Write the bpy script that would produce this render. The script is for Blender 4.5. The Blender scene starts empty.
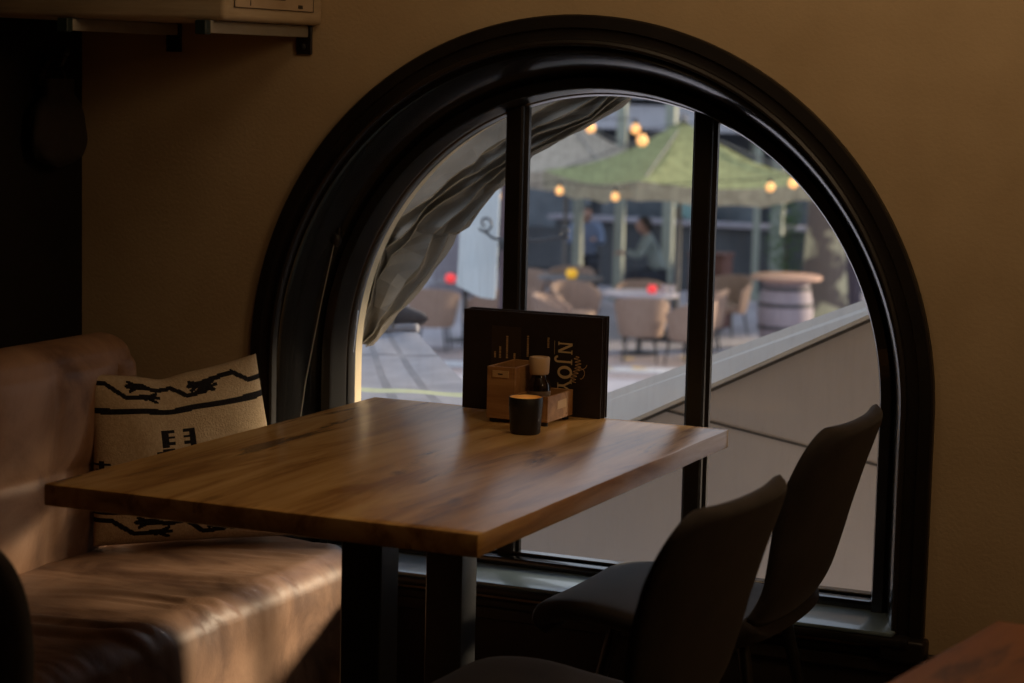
import bpy, bmesh, math, random
from mathutils import Vector, Matrix, noise
random.seed(7)
PI = math.pi
SC = bpy.context.scene
COL = SC.collection

# ------------------------------------------------------------------ materials
def nmat(name):
    m = bpy.data.materials.new(name); m.use_nodes = True
    nt = m.node_tree
    b = nt.nodes['Principled BSDF']
    return m, nt, b

def setin(node, name, v):
    if name in node.inputs: node.inputs[name].default_value = v

def c4(c): return (c[0], c[1], c[2], 1.0)

def mat(name, col, rough=.6, col2=None, nscale=20., ndetail=4., stretch=(1, 1, 1), bump=0., bscale=None,
        spec=.5, metal=0., rot=(0, 0, 0), lo=.3, hi=.7, coat=0., sheen=0., trans=None):
    m, nt, b = nmat(name)
    b.inputs['Base Color'].default_value = c4(col)
    b.inputs['Roughness'].default_value = rough
    b.inputs['Metallic'].default_value = metal
    setin(b, 'Specular IOR Level', spec); setin(b, 'Coat Weight', coat); setin(b, 'Sheen Weight', sheen)
    if trans: setin(b, 'Transmission Weight', trans)
    tc = nt.nodes.new('ShaderNodeTexCoord'); mp = nt.nodes.new('ShaderNodeMapping')
    mp.inputs['Scale'].default_value = stretch; mp.inputs['Rotation'].default_value = rot
    nt.links.new(tc.outputs['Object'], mp.inputs['Vector'])
    if col2 is not None:
        n = nt.nodes.new('ShaderNodeTexNoise'); n.inputs['Scale'].default_value = nscale; n.inputs['Detail'].default_value = ndetail
        r = nt.nodes.new('ShaderNodeValToRGB')
        r.color_ramp.elements[0].color = c4(col); r.color_ramp.elements[1].color = c4(col2)
        r.color_ramp.elements[0].position = lo; r.color_ramp.elements[1].position = hi
        nt.links.new(mp.outputs['Vector'], n.inputs['Vector']); nt.links.new(n.outputs['Fac'], r.inputs['Fac'])
        nt.links.new(r.outputs['Color'], b.inputs['Base Color'])
    if bump:
        n2 = nt.nodes.new('ShaderNodeTexNoise'); n2.inputs['Scale'].default_value = bscale or nscale; n2.inputs['Detail'].default_value = 5
        bp = nt.nodes.new('ShaderNodeBump'); bp.inputs['Strength'].default_value = bump; bp.inputs['Distance'].default_value = .004
        nt.links.new(mp.outputs['Vector'], n2.inputs['Vector']); nt.links.new(n2.outputs['Fac'], bp.inputs['Height'])
        nt.links.new(bp.outputs['Normal'], b.inputs['Normal'])
    return m

def wood(name, c1, c2, c3, rough=.35, scale=1., axis='Y', knots=True):
    m, nt, b = nmat(name)
    b.inputs['Roughness'].default_value = rough
    tc = nt.nodes.new('ShaderNodeTexCoord'); mp = nt.nodes.new('ShaderNodeMapping')
    s = {'Y': (9, .9, 9), 'X': (.9, 9, 9), 'Z': (9, 9, .9)}[axis]
    mp.inputs['Scale'].default_value = [k * scale for k in s]
    nt.links.new(tc.outputs['Object'], mp.inputs['Vector'])
    n = nt.nodes.new('ShaderNodeTexNoise'); n.inputs['Scale'].default_value = 1.6; n.inputs['Detail'].default_value = 8
    n.inputs['Roughness'].default_value = .62; n.inputs['Distortion'].default_value = .6
    nt.links.new(mp.outputs['Vector'], n.inputs['Vector'])
    r = nt.nodes.new('ShaderNodeValToRGB'); e = r.color_ramp.elements
    e[0].position = .36; e[0].color = c4(c1); e[1].position = .64; e[1].color = c4(c3)
    k = e.new(.5); k.color = c4(c2)
    nt.links.new(n.outputs['Fac'], r.inputs['Fac'])
    out = r.outputs['Color']
    if knots:
        mp2 = nt.nodes.new('ShaderNodeMapping')
        s2 = {'Y': (6, .8, 3), 'X': (.8, 6, 3), 'Z': (3, 6, .8)}[axis]
        mp2.inputs['Scale'].default_value = [q * scale for q in s2]; mp2.inputs['Location'].default_value = (.37, .21, .1)
        nt.links.new(tc.outputs['Object'], mp2.inputs['Vector'])
        n2 = nt.nodes.new('ShaderNodeTexNoise'); n2.inputs['Scale'].default_value = 2.2; n2.inputs['Detail'].default_value = 9
        n2.inputs['Distortion'].default_value = .5; n2.inputs['Roughness'].default_value = .65
        nt.links.new(mp2.outputs['Vector'], n2.inputs['Vector'])
        r2 = nt.nodes.new('ShaderNodeValToRGB'); e2 = r2.color_ramp.elements
        e2[0].position = .57; e2[0].color = (0, 0, 0, 1); e2[1].position = .66; e2[1].color = (1, 1, 1, 1)
        nt.links.new(n2.outputs['Fac'], r2.inputs['Fac'])
        mx = nt.nodes.new('ShaderNodeMix'); mx.data_type = 'RGBA'
        mx.inputs['B'].default_value = c4([q * .55 for q in c1])
        nt.links.new(r2.outputs['Color'], mx.inputs['Factor']); nt.links.new(out, mx.inputs['A'])
        out = mx.outputs['Result']
    nt.links.new(out, b.inputs['Base Color'])
    bp = nt.nodes.new('ShaderNodeBump'); bp.inputs['Strength'].default_value = .12; bp.inputs['Distance'].default_value = .003
    nt.links.new(n.outputs['Fac'], bp.inputs['Height']); nt.links.new(bp.outputs['Normal'], b.inputs['Normal'])
    return m

def emit(name, col, st):
    m, nt, b = nmat(name)
    b.inputs['Base Color'].default_value = c4(col)
    setin(b, 'Emission Color', c4(col)); setin(b, 'Emission Strength', st)
    return m

def glass(name, tint=(1, 1, 1), refl=.06, rough=.02, dust=.0):
    m = bpy.data.materials.new(name); m.use_nodes = True; nt = m.node_tree; nt.nodes.clear()
    o = nt.nodes.new('ShaderNodeOutputMaterial')
    t = nt.nodes.new('ShaderNodeBsdfTransparent'); t.inputs['Color'].default_value = c4(tint)
    g = nt.nodes.new('ShaderNodeBsdfGlossy'); g.inputs['Roughness'].default_value = rough
    fr = nt.nodes.new('ShaderNodeFresnel'); fr.inputs['IOR'].default_value = 1.25
    mx = nt.nodes.new('ShaderNodeMixShader')
    nt.links.new(fr.outputs['Fac'], mx.inputs['Fac'])
    nt.links.new(t.outputs['BSDF'], mx.inputs[1]); nt.links.new(g.outputs['BSDF'], mx.inputs[2])
    last = mx.outputs['Shader']
    if dust:
        d = nt.nodes.new('ShaderNodeBsdfDiffuse'); d.inputs['Color'].default_value = (.7, .7, .72, 1)
        tc = nt.nodes.new('ShaderNodeTexCoord'); mp = nt.nodes.new('ShaderNodeMapping'); mp.inputs['Scale'].default_value = (90, 90, 9)
        n = nt.nodes.new('ShaderNodeTexNoise'); n.inputs['Scale'].default_value = 1.; n.inputs['Detail'].default_value = 3
        r = nt.nodes.new('ShaderNodeMapRange'); r.inputs['From Min'].default_value = .45; r.inputs['From Max'].default_value = .8
        r.inputs['To Min'].default_value = 0; r.inputs['To Max'].default_value = dust
        mx2 = nt.nodes.new('ShaderNodeMixShader')
        nt.links.new(tc.outputs['Object'], mp.inputs['Vector']); nt.links.new(mp.outputs['Vector'], n.inputs['Vector'])
        nt.links.new(n.outputs['Fac'], r.inputs['Value']); nt.links.new(r.outputs['Result'], mx2.inputs['Fac'])
        nt.links.new(last, mx2.inputs[1]); nt.links.new(d.outputs['BSDF'], mx2.inputs[2]); last = mx2.outputs['Shader']
    nt.links.new(last, o.inputs['Surface'])
    return m

def fabric_translucent(name, col, tr=.35):
    m = bpy.data.materials.new(name); m.use_nodes = True; nt = m.node_tree; nt.nodes.clear()
    o = nt.nodes.new('ShaderNodeOutputMaterial')
    d = nt.nodes.new('ShaderNodeBsdfDiffuse'); t = nt.nodes.new('ShaderNodeBsdfTranslucent'); mx = nt.nodes.new('ShaderNodeMixShader')
    tc = nt.nodes.new('ShaderNodeTexCoord'); n = nt.nodes.new('ShaderNodeTexNoise'); n.inputs['Scale'].default_value = 9.; n.inputs['Detail'].default_value = 6
    r = nt.nodes.new('ShaderNodeValToRGB'); r.color_ramp.elements[0].color = c4([k * .75 for k in col]); r.color_ramp.elements[1].color = c4([k * 1.2 for k in col])
    r.color_ramp.elements[0].position = .3; r.color_ramp.elements[1].position = .7
    nt.links.new(tc.outputs['Object'], n.inputs['Vector']); nt.links.new(n.outputs['Fac'], r.inputs['Fac'])
    nt.links.new(r.outputs['Color'], d.inputs['Color']); nt.links.new(r.outputs['Color'], t.inputs['Color'])
    mx.inputs['Fac'].default_value = tr
    nt.links.new(d.outputs['BSDF'], mx.inputs[1]); nt.links.new(t.outputs['BSDF'], mx.inputs[2]); nt.links.new(mx.outputs['Shader'], o.inputs['Surface'])
    return m

M = {}
M['wall'] = mat('ochre_plaster', (.47, .345, .20), .85, (.53, .395, .235), 6, 6, bump=.25, bscale=120, spec=.2)
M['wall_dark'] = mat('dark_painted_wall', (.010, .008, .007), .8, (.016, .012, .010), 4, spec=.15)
M['ceil'] = mat('ceiling_paint', (.35, .28, .2), .9, (.4, .32, .23), 3)
M['floor'] = wood('dark_floorboards', (.05, .032, .02), (.075, .048, .03), (.1, .065, .04), .5, .7)
M['wains'] = mat('dark_brown_panel', (.020, .014, .010), .55, (.028, .019, .013), 8, stretch=(8, 1, 1))
M['black'] = mat('black_gloss_paint', (.006, .0055, .005), .24, (.010, .009, .008), 14, bump=.05, bscale=40, spec=.7, coat=.5)
M['blackwood'] = mat('black_brown_paint', (.010, .0075, .006), .42, (.016, .012, .009), 14, bump=.08, bscale=40, spec=.4)
M['frame'] = mat('glossy_black_frame', (.008, .0075, .007), .30, (.012, .011, .010), 14, bump=.04, bscale=40, spec=.9, coat=1.)
M['awn2'] = mat('beige_blocker_canvas', (.36, .32, .25), .9, (.42, .38, .30), 4)  # canvas of the unseen awning added to block sun
M['sill'] = mat('sill_sky_reflection', (.15, .215, .255), .30, (.17, .235, .275), 10, bump=.05, bscale=30, spec=.6, coat=.4)  # sky reflection on black gloss put into the base colour
M['tan'] = mat('cream_reveal_paint', (.62, .50, .30), .7, (.70, .57, .36), 10)
M['table'] = wood('oiled_oak_top', (.36, .18, .055), (.60, .345, .118), (.74, .47, .185), .27)
M['table2'] = wood('lamp_tinted_top', (.19, .058, .008), (.25, .080, .012), (.29, .1, .016), .6)  # orange cast of a warm lamp put into the wood colour
M['steel'] = mat('black_steel', (.02, .02, .021), .42, (.03, .03, .031), 30, spec=.5)
M['leather'] = None
M['chair'] = mat('dark_taupe_velvet', (.026, .0215, .020), .8, (.042, .034, .031), 14, 6, bump=.15, bscale=300, sheen=.12, spec=.25)
M['chairleg'] = mat('black_chair_metal', (.012, .012, .012), .4, (.016, .016, .016), 20)
M['cush'] = mat('cream_woven_wool', (.42, .31, .19), .95, (.52, .40, .26), 160, 3, bump=.6, bscale=260, spec=.1)
M['cushblk'] = mat('black_woven_wool', (.010, .009, .010), .95, (.018, .015, .016), 160, bump=.6, bscale=260, spec=.1)
M['menu'] = mat('dark_brown_menu_cover', (.020, .0135, .0115), .55, (.027, .018, .015), 40, bump=.1, bscale=200, spec=.35)
M['menu_tint'] = mat('brown_menu_print', (.035, .020, .011), .55, (.04, .024, .013), 40)
M['gold'] = mat('gold_print', (.66, .48, .24), .5, (.70, .52, .28), 60)
M['page'] = mat('page_paper', (.4, .36, .3), .8, (.45, .4, .34), 30)
M['caddy'] = wood('pale_oak_caddy', (.28, .13, .045), (.38, .19, .07), (.46, .25, .10), .55, 2.2, 'X', knots=False)
M['plate'] = mat('pale_plate', (.55, .34, .15), .5, (.6, .38, .18), 20)
M['rubber'] = mat('black_rubber', (.008, .008, .008), .7, (.012, .012, .012), 20)
M['bottle'] = mat('dark_sauce_bottle', (.016, .009, .006), .12, (.022, .012, .008), 10, spec=.6)
M['cap'] = mat('cream_bottle_cap', (.62, .43, .24), .5, (.66, .47, .28), 20)
M['label'] = mat('bottle_label', (.16, .10, .06), .5, (.2, .13, .08), 60)
M['candle'] = mat('matte_black_ceramic', (.010, .009, .009), .5, (.014, .013, .013), 40)
M['goldin'] = mat('gold_lining', (.85, .58, .24), .42, (.9, .64, .3), 30, metal=.45)
M['wax'] = mat('candle_wax', (.65, .5, .3), .5, (.7, .55, .34), 30)
M['crate'] = mat('weathered_cream_wood', (.42, .32, .20), .7, (.52, .41, .27), 6, 6, stretch=(1, 1, 8), bump=.2, bscale=20)
M['cratepan'] = mat('aged_paper_panel', (.40, .29, .18), .7, (.48, .36, .24), 12)
M['ink'] = mat('dark_ink', (.03, .022, .015), .7, (.04, .03, .02), 20)
M['bracket'] = mat('grey_bracket_metal', (.28, .25, .2), .5, (.33, .3, .24), 14)
M['bracketcap'] = mat('dark_green_cap', (.012, .022, .018), .5, (.016, .028, .022), 20)
M['bag'] = mat('dark_cloth', (.02, .013, .010), .9, (.03, .02, .015), 30, bump=.3, bscale=90)
M['cord'] = mat('pale_cord', (.30, .27, .22), .8, (.34, .3, .25), 60)
M['glass'] = glass('window_glass', (.96, .97, .97), dust=.035)
# outside
M['awning'] = fabric_translucent('grey_canopy_fabric', (.31, .28, .235), .38)
M['hem'] = fabric_translucent('pale_hem_fabric', (.42, .39, .34), .30)
M['stone'] = mat('grey_brown_cladding', (.285, .264, .266), .85, (.315, .294, .295), 3, 8, bump=.15, bscale=300)
M['coping'] = mat('pale_coping', (.36, .345, .325), .8, (.40, .385, .36), 5, 6, bump=.1, bscale=200)
M['joint'] = mat('dark_joint', (.05, .045, .045), .9, (.06, .055, .05), 20)
M['canfab'] = mat('grey_blue_striped_canvas', (.18, .185, .215), .9, (.25, .255, .29), 7)
M['canstripe'] = mat('dark_canvas_stripe', (.12, .125, .15), .9, (.17, .175, .20), 10)
M['cangreen'] = mat('green_canvas_stripe', (.33, .36, .22), .9, (.37, .40, .26), 10)
M['darkbun'] = mat('dark_bundle', (.03, .027, .03), .8, (.05, .045, .05), 20)
M['pave'] = mat('lilac_grey_paving', (.30, .28, .31), .85, (.40, .375, .40), 2.2, 8, bump=.3, bscale=10)
M['kerb'] = mat('pale_kerb', (.46, .45, .46), .85, (.52, .51, .52), 4)
M['road'] = mat('brown_brick_street', (.24, .20, .20), .85, (.29, .24, .24), 5)
M['wicker'] = mat('wicker', (.25, .165, .125), .8, (.37, .265, .21), 26, 3, stretch=(1, 1, 3), bump=.8, bscale=50)
M['wickerd'] = mat('dark_wicker', (.17, .10, .06), .8, (.24, .15, .09), 26, 3, stretch=(1, 1, 3), bump=.8, bscale=50)
M['otable'] = mat('grey_table_top', (.30, .28, .32), .5, (.34, .32, .36), 10)
M['otabled'] = mat('dark_table_top', (.13, .12, .13), .5, (.16, .15, .16), 10)
M['ometal'] = mat('dark_outdoor_metal', (.03, .03, .035), .5, (.04, .04, .045), 10)
M['red'] = emit('red_lantern_glass', (1., .06, .06), .55)
M['yellow'] = emit('yellow_lantern_glass', (1., .55, .04), .35)
M['tumbler'] = mat('frosted_glass', (.45, .40, .40), .3, (.5, .45, .45), 10)
M['parg'] = fabric_translucent('sage_green_canvas', (.36, .385, .20), .35)
M['parb'] = fabric_translucent('beige_canvas', (.52, .455, .37), .35)
M['valance'] = fabric_translucent('beige_valance', (.46, .42, .32), .45)
M['pole'] = mat('grey_pole', (.16, .15, .14), .6, (.2, .19, .17), 10)
M['post'] = mat('pale_green_post', (.30, .335, .29), .7, (.35, .385, .33), 10)
M['beam'] = mat('pale_fascia', (.46, .47, .52), .7, (.52, .53, .58), 4)
M['facade'] = mat('slate_shopfront', (.06, .07, .085), .7, (.10, .11, .13), 1.2, 5)
M['facaded'] = mat('dark_upper_storey', (.06, .066, .075), .7, (.09, .098, .11), 2)
M['winlit'] = mat('shop_window', (.07, .09, .11), .2, (.20, .24, .28), 1.5, 4)
M['bulb'] = emit('warm_bulb', (1., .50, .17), 1.1)
M['socket'] = mat('bulb_socket', (.02, .02, .02), .6, (.03, .03, .03), 10)
M['bark'] = mat('plane_tree_bark', (.15, .115, .095), .9, (.55, .48, .30), 1.9, 3, lo=.50, hi=.56, bump=.4, bscale=6)
M['leaf'] = mat('shrub_leaf', (.05, .10, .025), .7, (.09, .16, .04), 6)
M['trunkpot'] = mat('dark_planter', (.05, .045, .05), .7, (.07, .06, .07), 6)
M['banner'] = mat('pale_blue_banner', (.50, .58, .63), .85, (.57, .64, .68), 5)
M['iron'] = mat('wrought_iron', (.02, .022, .028), .45, (.03, .032, .038), 20)
M['barrelw'] = mat('grey_barrel_staves', (.26, .22, .25), .75, (.36, .31, .34), 5, 4, stretch=(6, 6, .5))
M['barreltop'] = mat('terracotta_table_top', (.46, .27, .19), .6, (.52, .32, .23), 8)
M['skin'] = mat('skin', (.42, .24, .18), .6, (.46, .27, .2), 10)
M['shirtb'] = mat('blue_grey_shirt', (.16, .21, .32), .85, (.2, .25, .37), 8)
M['shirtg'] = mat('grey_green_jacket', (.22, .26, .25), .85, (.27, .31, .29), 8)
M['hair'] = mat('dark_hair', (.025, .016, .012), .7, (.035, .024, .018), 20)
M['trous'] = mat('dark_trousers', (.025, .03, .045), .85, (.035, .04, .055), 10)
M['fallen'] = mat('yellow_fallen_leaf', (.50, .33, .12), .8, (.58, .4, .16), 20)
M['purple'] = mat('purple_brown_post', (.085, .06, .075), .7, (.11, .08, .095), 6)
M['palewall'] = mat('pale_blue_wall', (.42, .47, .53), .8, (.48, .53, .58), 3)
M['brickcol'] = mat('dull_brick_pier', (.19, .17, .20), .85, (.30, .28, .31), 12, 2)
M['redbox'] = mat('red_brown_crate', (.13, .06, .05), .7, (.17, .08, .065), 10)

def leather(folds=False):
    m, nt, b = nmat('creased_suede_leather' if folds else 'cognac_suede_leather')
    tc = nt.nodes.new('ShaderNodeTexCoord')
    n = nt.nodes.new('ShaderNodeTexNoise'); n.inputs['Scale'].default_value = 5.5; n.inputs['Detail'].default_value = 9; n.inputs['Roughness'].default_value = .6; n.inputs['Distortion'].default_value = .5
    r = nt.nodes.new('ShaderNodeValToRGB'); e = r.color_ramp.elements
    e[0].position = .36; e[0].color = (.14, .070, .038, 1); e[1].position = .66; e[1].color = (.36, .21, .125, 1)
    k = e.new(.5); k.color = (.27, .15, .085, 1)
    nt.links.new(tc.outputs['Object'], n.inputs['Vector']); nt.links.new(n.outputs['Fac'], r.inputs['Fac']); nt.links.new(r.outputs['Color'], b.inputs['Base Color'])
    b.inputs['Roughness'].default_value = .5; setin(b, 'Specular IOR Level', .45)
    n2 = nt.nodes.new('ShaderNodeTexNoise'); n2.inputs['Scale'].default_value = 160; n2.inputs['Detail'].default_value = 4
    bp = nt.nodes.new('ShaderNodeBump'); bp.inputs['Strength'].default_value = .18; bp.inputs['Distance'].default_value = .002
    nt.links.new(tc.outputs['Object'], n2.inputs['Vector']); nt.links.new(n2.outputs['Fac'], bp.inputs['Height']); nt.links.new(bp.outputs['Normal'], b.inputs['Normal'])
    if folds:       # pulled creases running across the seat
        mp = nt.nodes.new('ShaderNodeMapping'); mp.inputs['Scale'].default_value = (1.6, 6.5, 1.6); mp.inputs['Rotation'].default_value = (0, 0, .28)
        n3 = nt.nodes.new('ShaderNodeTexNoise'); n3.inputs['Scale'].default_value = 1.3; n3.inputs['Detail'].default_value = 1.5; n3.inputs['Distortion'].default_value = .8
        b3 = nt.nodes.new('ShaderNodeBump'); b3.inputs['Strength'].default_value = .40; b3.inputs['Distance'].default_value = .016
        nt.links.new(tc.outputs['Object'], mp.inputs['Vector']); nt.links.new(mp.outputs['Vector'], n3.inputs['Vector'])
        nt.links.new(n3.outputs['Fac'], b3.inputs['Height']); nt.links.new(bp.outputs['Normal'], b3.inputs['Normal']); nt.links.new(b3.outputs['Normal'], b.inputs['Normal'])
    return m
M['leather'] = leather(); M['leather_seat'] = leather(True)

# ------------------------------------------------------------------ mesh helpers
def link(name, bm, m, parent=None, smooth=False, recalc=True):
    if recalc: bmesh.ops.recalc_face_normals(bm, faces=bm.faces[:])
    me = bpy.data.meshes.new(name); bm.to_mesh(me); bm.free()
    for k in (m if isinstance(m, (list, tuple)) else [m]): me.materials.append(k)
    if smooth:
        for p in me.polygons: p.use_smooth = True
        if smooth == 'auto':
            try: me.set_sharp_from_angle(angle=math.radians(38))
            except Exception: pass
    o = bpy.data.objects.new(name, me); COL.objects.link(o)
    if parent is not None: o.parent = parent
    return o

def origin(o, p):
    """move the object's origin to p, keeping the mesh where it is"""
    p = Vector(p); o.data.transform(Matrix.Translation(-p)); o.location = p
    return o

def box(bm, x0, x1, y0, y1, z0, z1, bev=0., seg=2, mtx=None, mi=0):
    r = bmesh.ops.create_cube(bm, size=1.)
    vs = r['verts']
    bmesh.ops.scale(bm, vec=(x1 - x0, y1 - y0, z1 - z0), verts=vs)
    bmesh.ops.translate(bm, vec=((x0 + x1) / 2, (y0 + y1) / 2, (z0 + z1) / 2), verts=vs)
    fs = list({f for v in vs for f in v.link_faces})
    if mi:
        for f in fs: f.material_index = mi
    if bev:
        es = list({e for v in vs for e in v.link_edges})
        rr = bmesh.ops.bevel(bm, geom=es, offset=bev, segments=seg, profile=.5, affect='EDGES')
        vs = list({v for f in rr['faces'] for v in f.verts} | {v for v in vs if v.is_valid})
        if mi:
            for f in rr['faces']: f.material_index = mi
    if mtx is not None: bmesh.ops.transform(bm, matrix=mtx, verts=[v for v in vs if v.is_valid])
    return vs

def B(*a, **k):
    bm = bmesh.new(); box(bm, *a, **k); return bm

def tube(bm, pts, r, n=8, cap=True):
    pts = [Vector(p) for p in pts]; rings = []
    up = Vector((0, 0, 1))
    for i, p in enumerate(pts):
        d = (pts[min(i + 1, len(pts) - 1)] - pts[max(i - 1, 0)]).normalized()
        a = d.cross(up)
        if a.length < 1e-3: a = d.cross(Vector((1, 0, 0)))
        a.normalize(); b = a.cross(d)
        rr = r[i] if isinstance(r, (list, tuple)) else r
        rings.append([bm.verts.new(p + a * rr * math.cos(2 * PI * k / n) + b * rr * math.sin(2 * PI * k / n)) for k in range(n)])
    for i in range(len(rings) - 1):
        for k in range(n):
            bm.faces.new((rings[i][k], rings[i][(k + 1) % n], rings[i + 1][(k + 1) % n], rings[i + 1][k]))
    if cap:
        bm.faces.new(rings[0][::-1]); bm.faces.new(rings[-1])

def lathe(bm, prof, c=(0, 0, 0), n=32, mi=None):
    rings = []
    for r, z in prof:
        if r < 1e-6: rings.append([bm.verts.new((c[0], c[1], c[2] + z))])
        else: rings.append([bm.verts.new((c[0] + r * math.cos(2 * PI * k / n), c[1] + r * math.sin(2 * PI * k / n), c[2] + z)) for k in range(n)])
    for i in range(len(rings) - 1):
        a, b = rings[i], rings[i + 1]
        for k in range(n):
            k2 = (k + 1) % n
            if len(a) == 1 and len(b) == 1: continue
            if len(a) == 1: f = bm.faces.new((a[0], b[k2], b[k]))
            elif len(b) == 1: f = bm.faces.new((a[k], a[k2], b[0]))
            else: f = bm.faces.new((a[k], a[k2], b[k2], b[k]))
            if mi: f.material_index = mi[i]

def grid(bm, nu, nv, fn, closed_u=False):
    vs = [[bm.verts.new(fn(i / nu, j / nv)) for j in range(nv + 1)] for i in range(nu + (0 if closed_u else 1))]
    fs = []
    for i in range(nu):
        for j in range(nv):
            a = vs[i]; b = vs[(i + 1) % len(vs)]
            fs.append(bm.faces.new((a[j], b[j], b[j + 1], a[j + 1])))
    return vs, fs

def ball(bm, c, r, sx=1, sy=1, sz=1, n=16):
    rr = bmesh.ops.create_uvsphere(bm, u_segments=n, v_segments=max(6, n // 2), radius=r)
    bmesh.ops.scale(bm, vec=(sx, sy, sz), verts=rr['verts']); bmesh.ops.translate(bm, vec=c, verts=rr['verts'])

def polyline(pts, t):
    """point at parameter t (0..1) along an n-D polyline, equal weight per segment"""
    n = len(pts) - 1; k = min(int(t * n), n - 1); f = t * n - k
    return [a + (b - a) * f for a, b in zip(pts[k], pts[k + 1])]

def tag(o, label=None, cat=None, group=None, kind=None):
    if label: o['label'] = label
    if cat: o['category'] = cat
    if group: o['group'] = group
    if kind: o['kind'] = kind
    return o

def thing(name, label, cat, loc=(0, 0, 0), rz=0., group=None, kind=None):
    o = bpy.data.objects.new(name, None); COL.objects.link(o); o.empty_display_size = .05
    o.location = loc; o.rotation_euler = (0, 0, rz)
    return tag(o, label, cat, group, kind)

def kids(o): return [c for c in bpy.data.objects if c.parent == o]
def copy_tree(o, parent=None):
    c = o.copy(); COL.objects.link(c)
    if parent is not None: c.parent = parent
    for ch in kids(o): copy_tree(ch, c)
    return c

# ------------------------------------------------------------------ room shell
CX, CZ = -.225, .79            # centre of the window's arch
XL, XR, YN, ZC = -1.536, 3.2, -6.2, 2.9
WT = .21                       # wall thickness

def struct(name, bm, m, smooth=False, **k):
    o = link(name, bm, m, smooth=smooth); o['kind'] = 'structure'; return o

def holer(th, R, zb):
    """distance from (CX,CZ) to the D-shaped outline in direction th"""
    c, s = math.cos(th), math.sin(th)
    if s >= 0: return R
    d = []
    if abs(c) > 1e-9: d.append(R / abs(c))
    d.append((zb - CZ) / s)
    return min(d)

def wall_with_hole():
    R, zb = .76, .325
    X0, X1, Z0, Z1 = XL - .3, XR + .2, -.0, ZC + .0
    th = [2 * PI * i / 128 for i in range(128)]
    for x, z in ((X0, Z0), (X1, Z0), (X0, Z1), (X1, Z1), (CX - R, zb), (CX + R, zb)):
        th.append(math.atan2(z - CZ, x - CX) % (2 * PI))
    th = sorted(set(round(t, 6) for t in th))
    bm = bmesh.new(); rows = []
    for t in th:
        c, s = math.cos(t), math.sin(t)
        r = holer(t if s >= 0 else t, R, zb)
        d = []
        if c > 1e-9: d.append((X1 - CX) / c)
        if c < -1e-9: d.append((X0 - CX) / c)
        if s > 1e-9: d.append((Z1 - CZ) / s)
        if s < -1e-9: d.append((Z0 - CZ) / s)
        ro = min(d)
        row = []
        for y in (0, WT):
            row.append(bm.verts.new((CX + r * c, y, CZ + r * s))); row.append(bm.verts.new((CX + ro * c, y, CZ + ro * s)))
        rows.append(row)
    n = len(rows)
    for i in range(n):
        a, b = rows[i], rows[(i + 1) % n]
        bm.faces.new((a[0], a[1], b[1], b[0])); bm.faces.new((a[2], b[2], b[3], a[3]))
        bm.faces.new((a[0], b[0], b[2], a[2])); bm.faces.new((a[1], a[3], b[3], b[1]))
    return bm
struct('wall_front', wall_with_hole(), M['wall'])
struct('floor', B(XL - .3, XR + .2, YN - .2, WT, -.12, -.0005), M['floor'])
struct('ceiling', B(XL - .3, XR + .2, YN - .2, WT, ZC + .0005, ZC + .15), M['ceil'])
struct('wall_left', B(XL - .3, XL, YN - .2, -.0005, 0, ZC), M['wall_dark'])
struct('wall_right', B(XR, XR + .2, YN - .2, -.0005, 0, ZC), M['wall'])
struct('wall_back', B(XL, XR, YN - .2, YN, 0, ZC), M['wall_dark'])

# ------------------------------------------------------------------ arched window
def dpath(r, zb, n=72, up=0.):
    CZ = globals()['CZ'] + up
    p = [(CX - r, zb), (CX - r, zb + (CZ - zb) * .5)]
    for i in range(n + 1):
        a = PI - PI * i / n
        p.append((CX + r * math.cos(a), CZ + r * math.sin(a)))
    p += [(CX + r, zb + (CZ - zb) * .5), (CX + r, zb)]
    return p

def sweepD(prof, zb, up=0.):
    """closed profile of (radius, y) swept up one side, over the arch and down the other"""
    bm = bmesh.new(); loops = []
    for r, y in prof: loops.append([bm.verts.new((x, y, z)) for x, z in dpath(r, zb, up=up)])
    n = len(loops)
    for i in range(n):
        a, b = loops[i], loops[(i + 1) % n]
        for k in range(len(a) - 1): bm.faces.new((a[k], a[k + 1], b[k + 1], b[k]))
    bm.faces.new([l[0] for l in loops]); bm.faces.new([l[-1] for l in loops][::-1])
    return bm

win = thing('window_1', 'arched black-framed window with two upright bars in the ochre wall', 'window', (CX, 0, .33), kind='structure')
def wpart(name, bm, m, smooth='auto'):
    o = link(name, bm, m, smooth=smooth); o.parent = win; o.matrix_parent_inverse = Matrix.Translation(win.location).inverted(); return o
wpart('casing', sweepD([(.8215, .0), (.8215, -.016), (.818, -.020), (.793, -.022), (.790, -.015), (.787, -.014), (.768, -.018), (.766, -.026), (.760, -.029),
                        (.755, -.026), (.753, -.018), (.752, .0)], .335, .013), M['blackwood'])
wpart('reveal', sweepD([(.766, -.004), (.752, -.008), (.746, .0), (.728, .05), (.700, .13), (.700, .205), (.759, .205)], .335), M['black'])
wpart('frame', sweepD([(.702, .118), (.698, .112), (.676, .112), (.672, .118), (.667, .166), (.6645, .170), (.6645, .176), (.661, .178), (.657, .190), (.657, .206), (.702, .206)], .345), M['frame'])
wpart('outer_reveal', sweepD([(.657, .2065), (.662, .2100), (.664, .252), (.80, .252), (.80, .2110), (.70, .2065)], .345), M['tan'])
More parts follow.
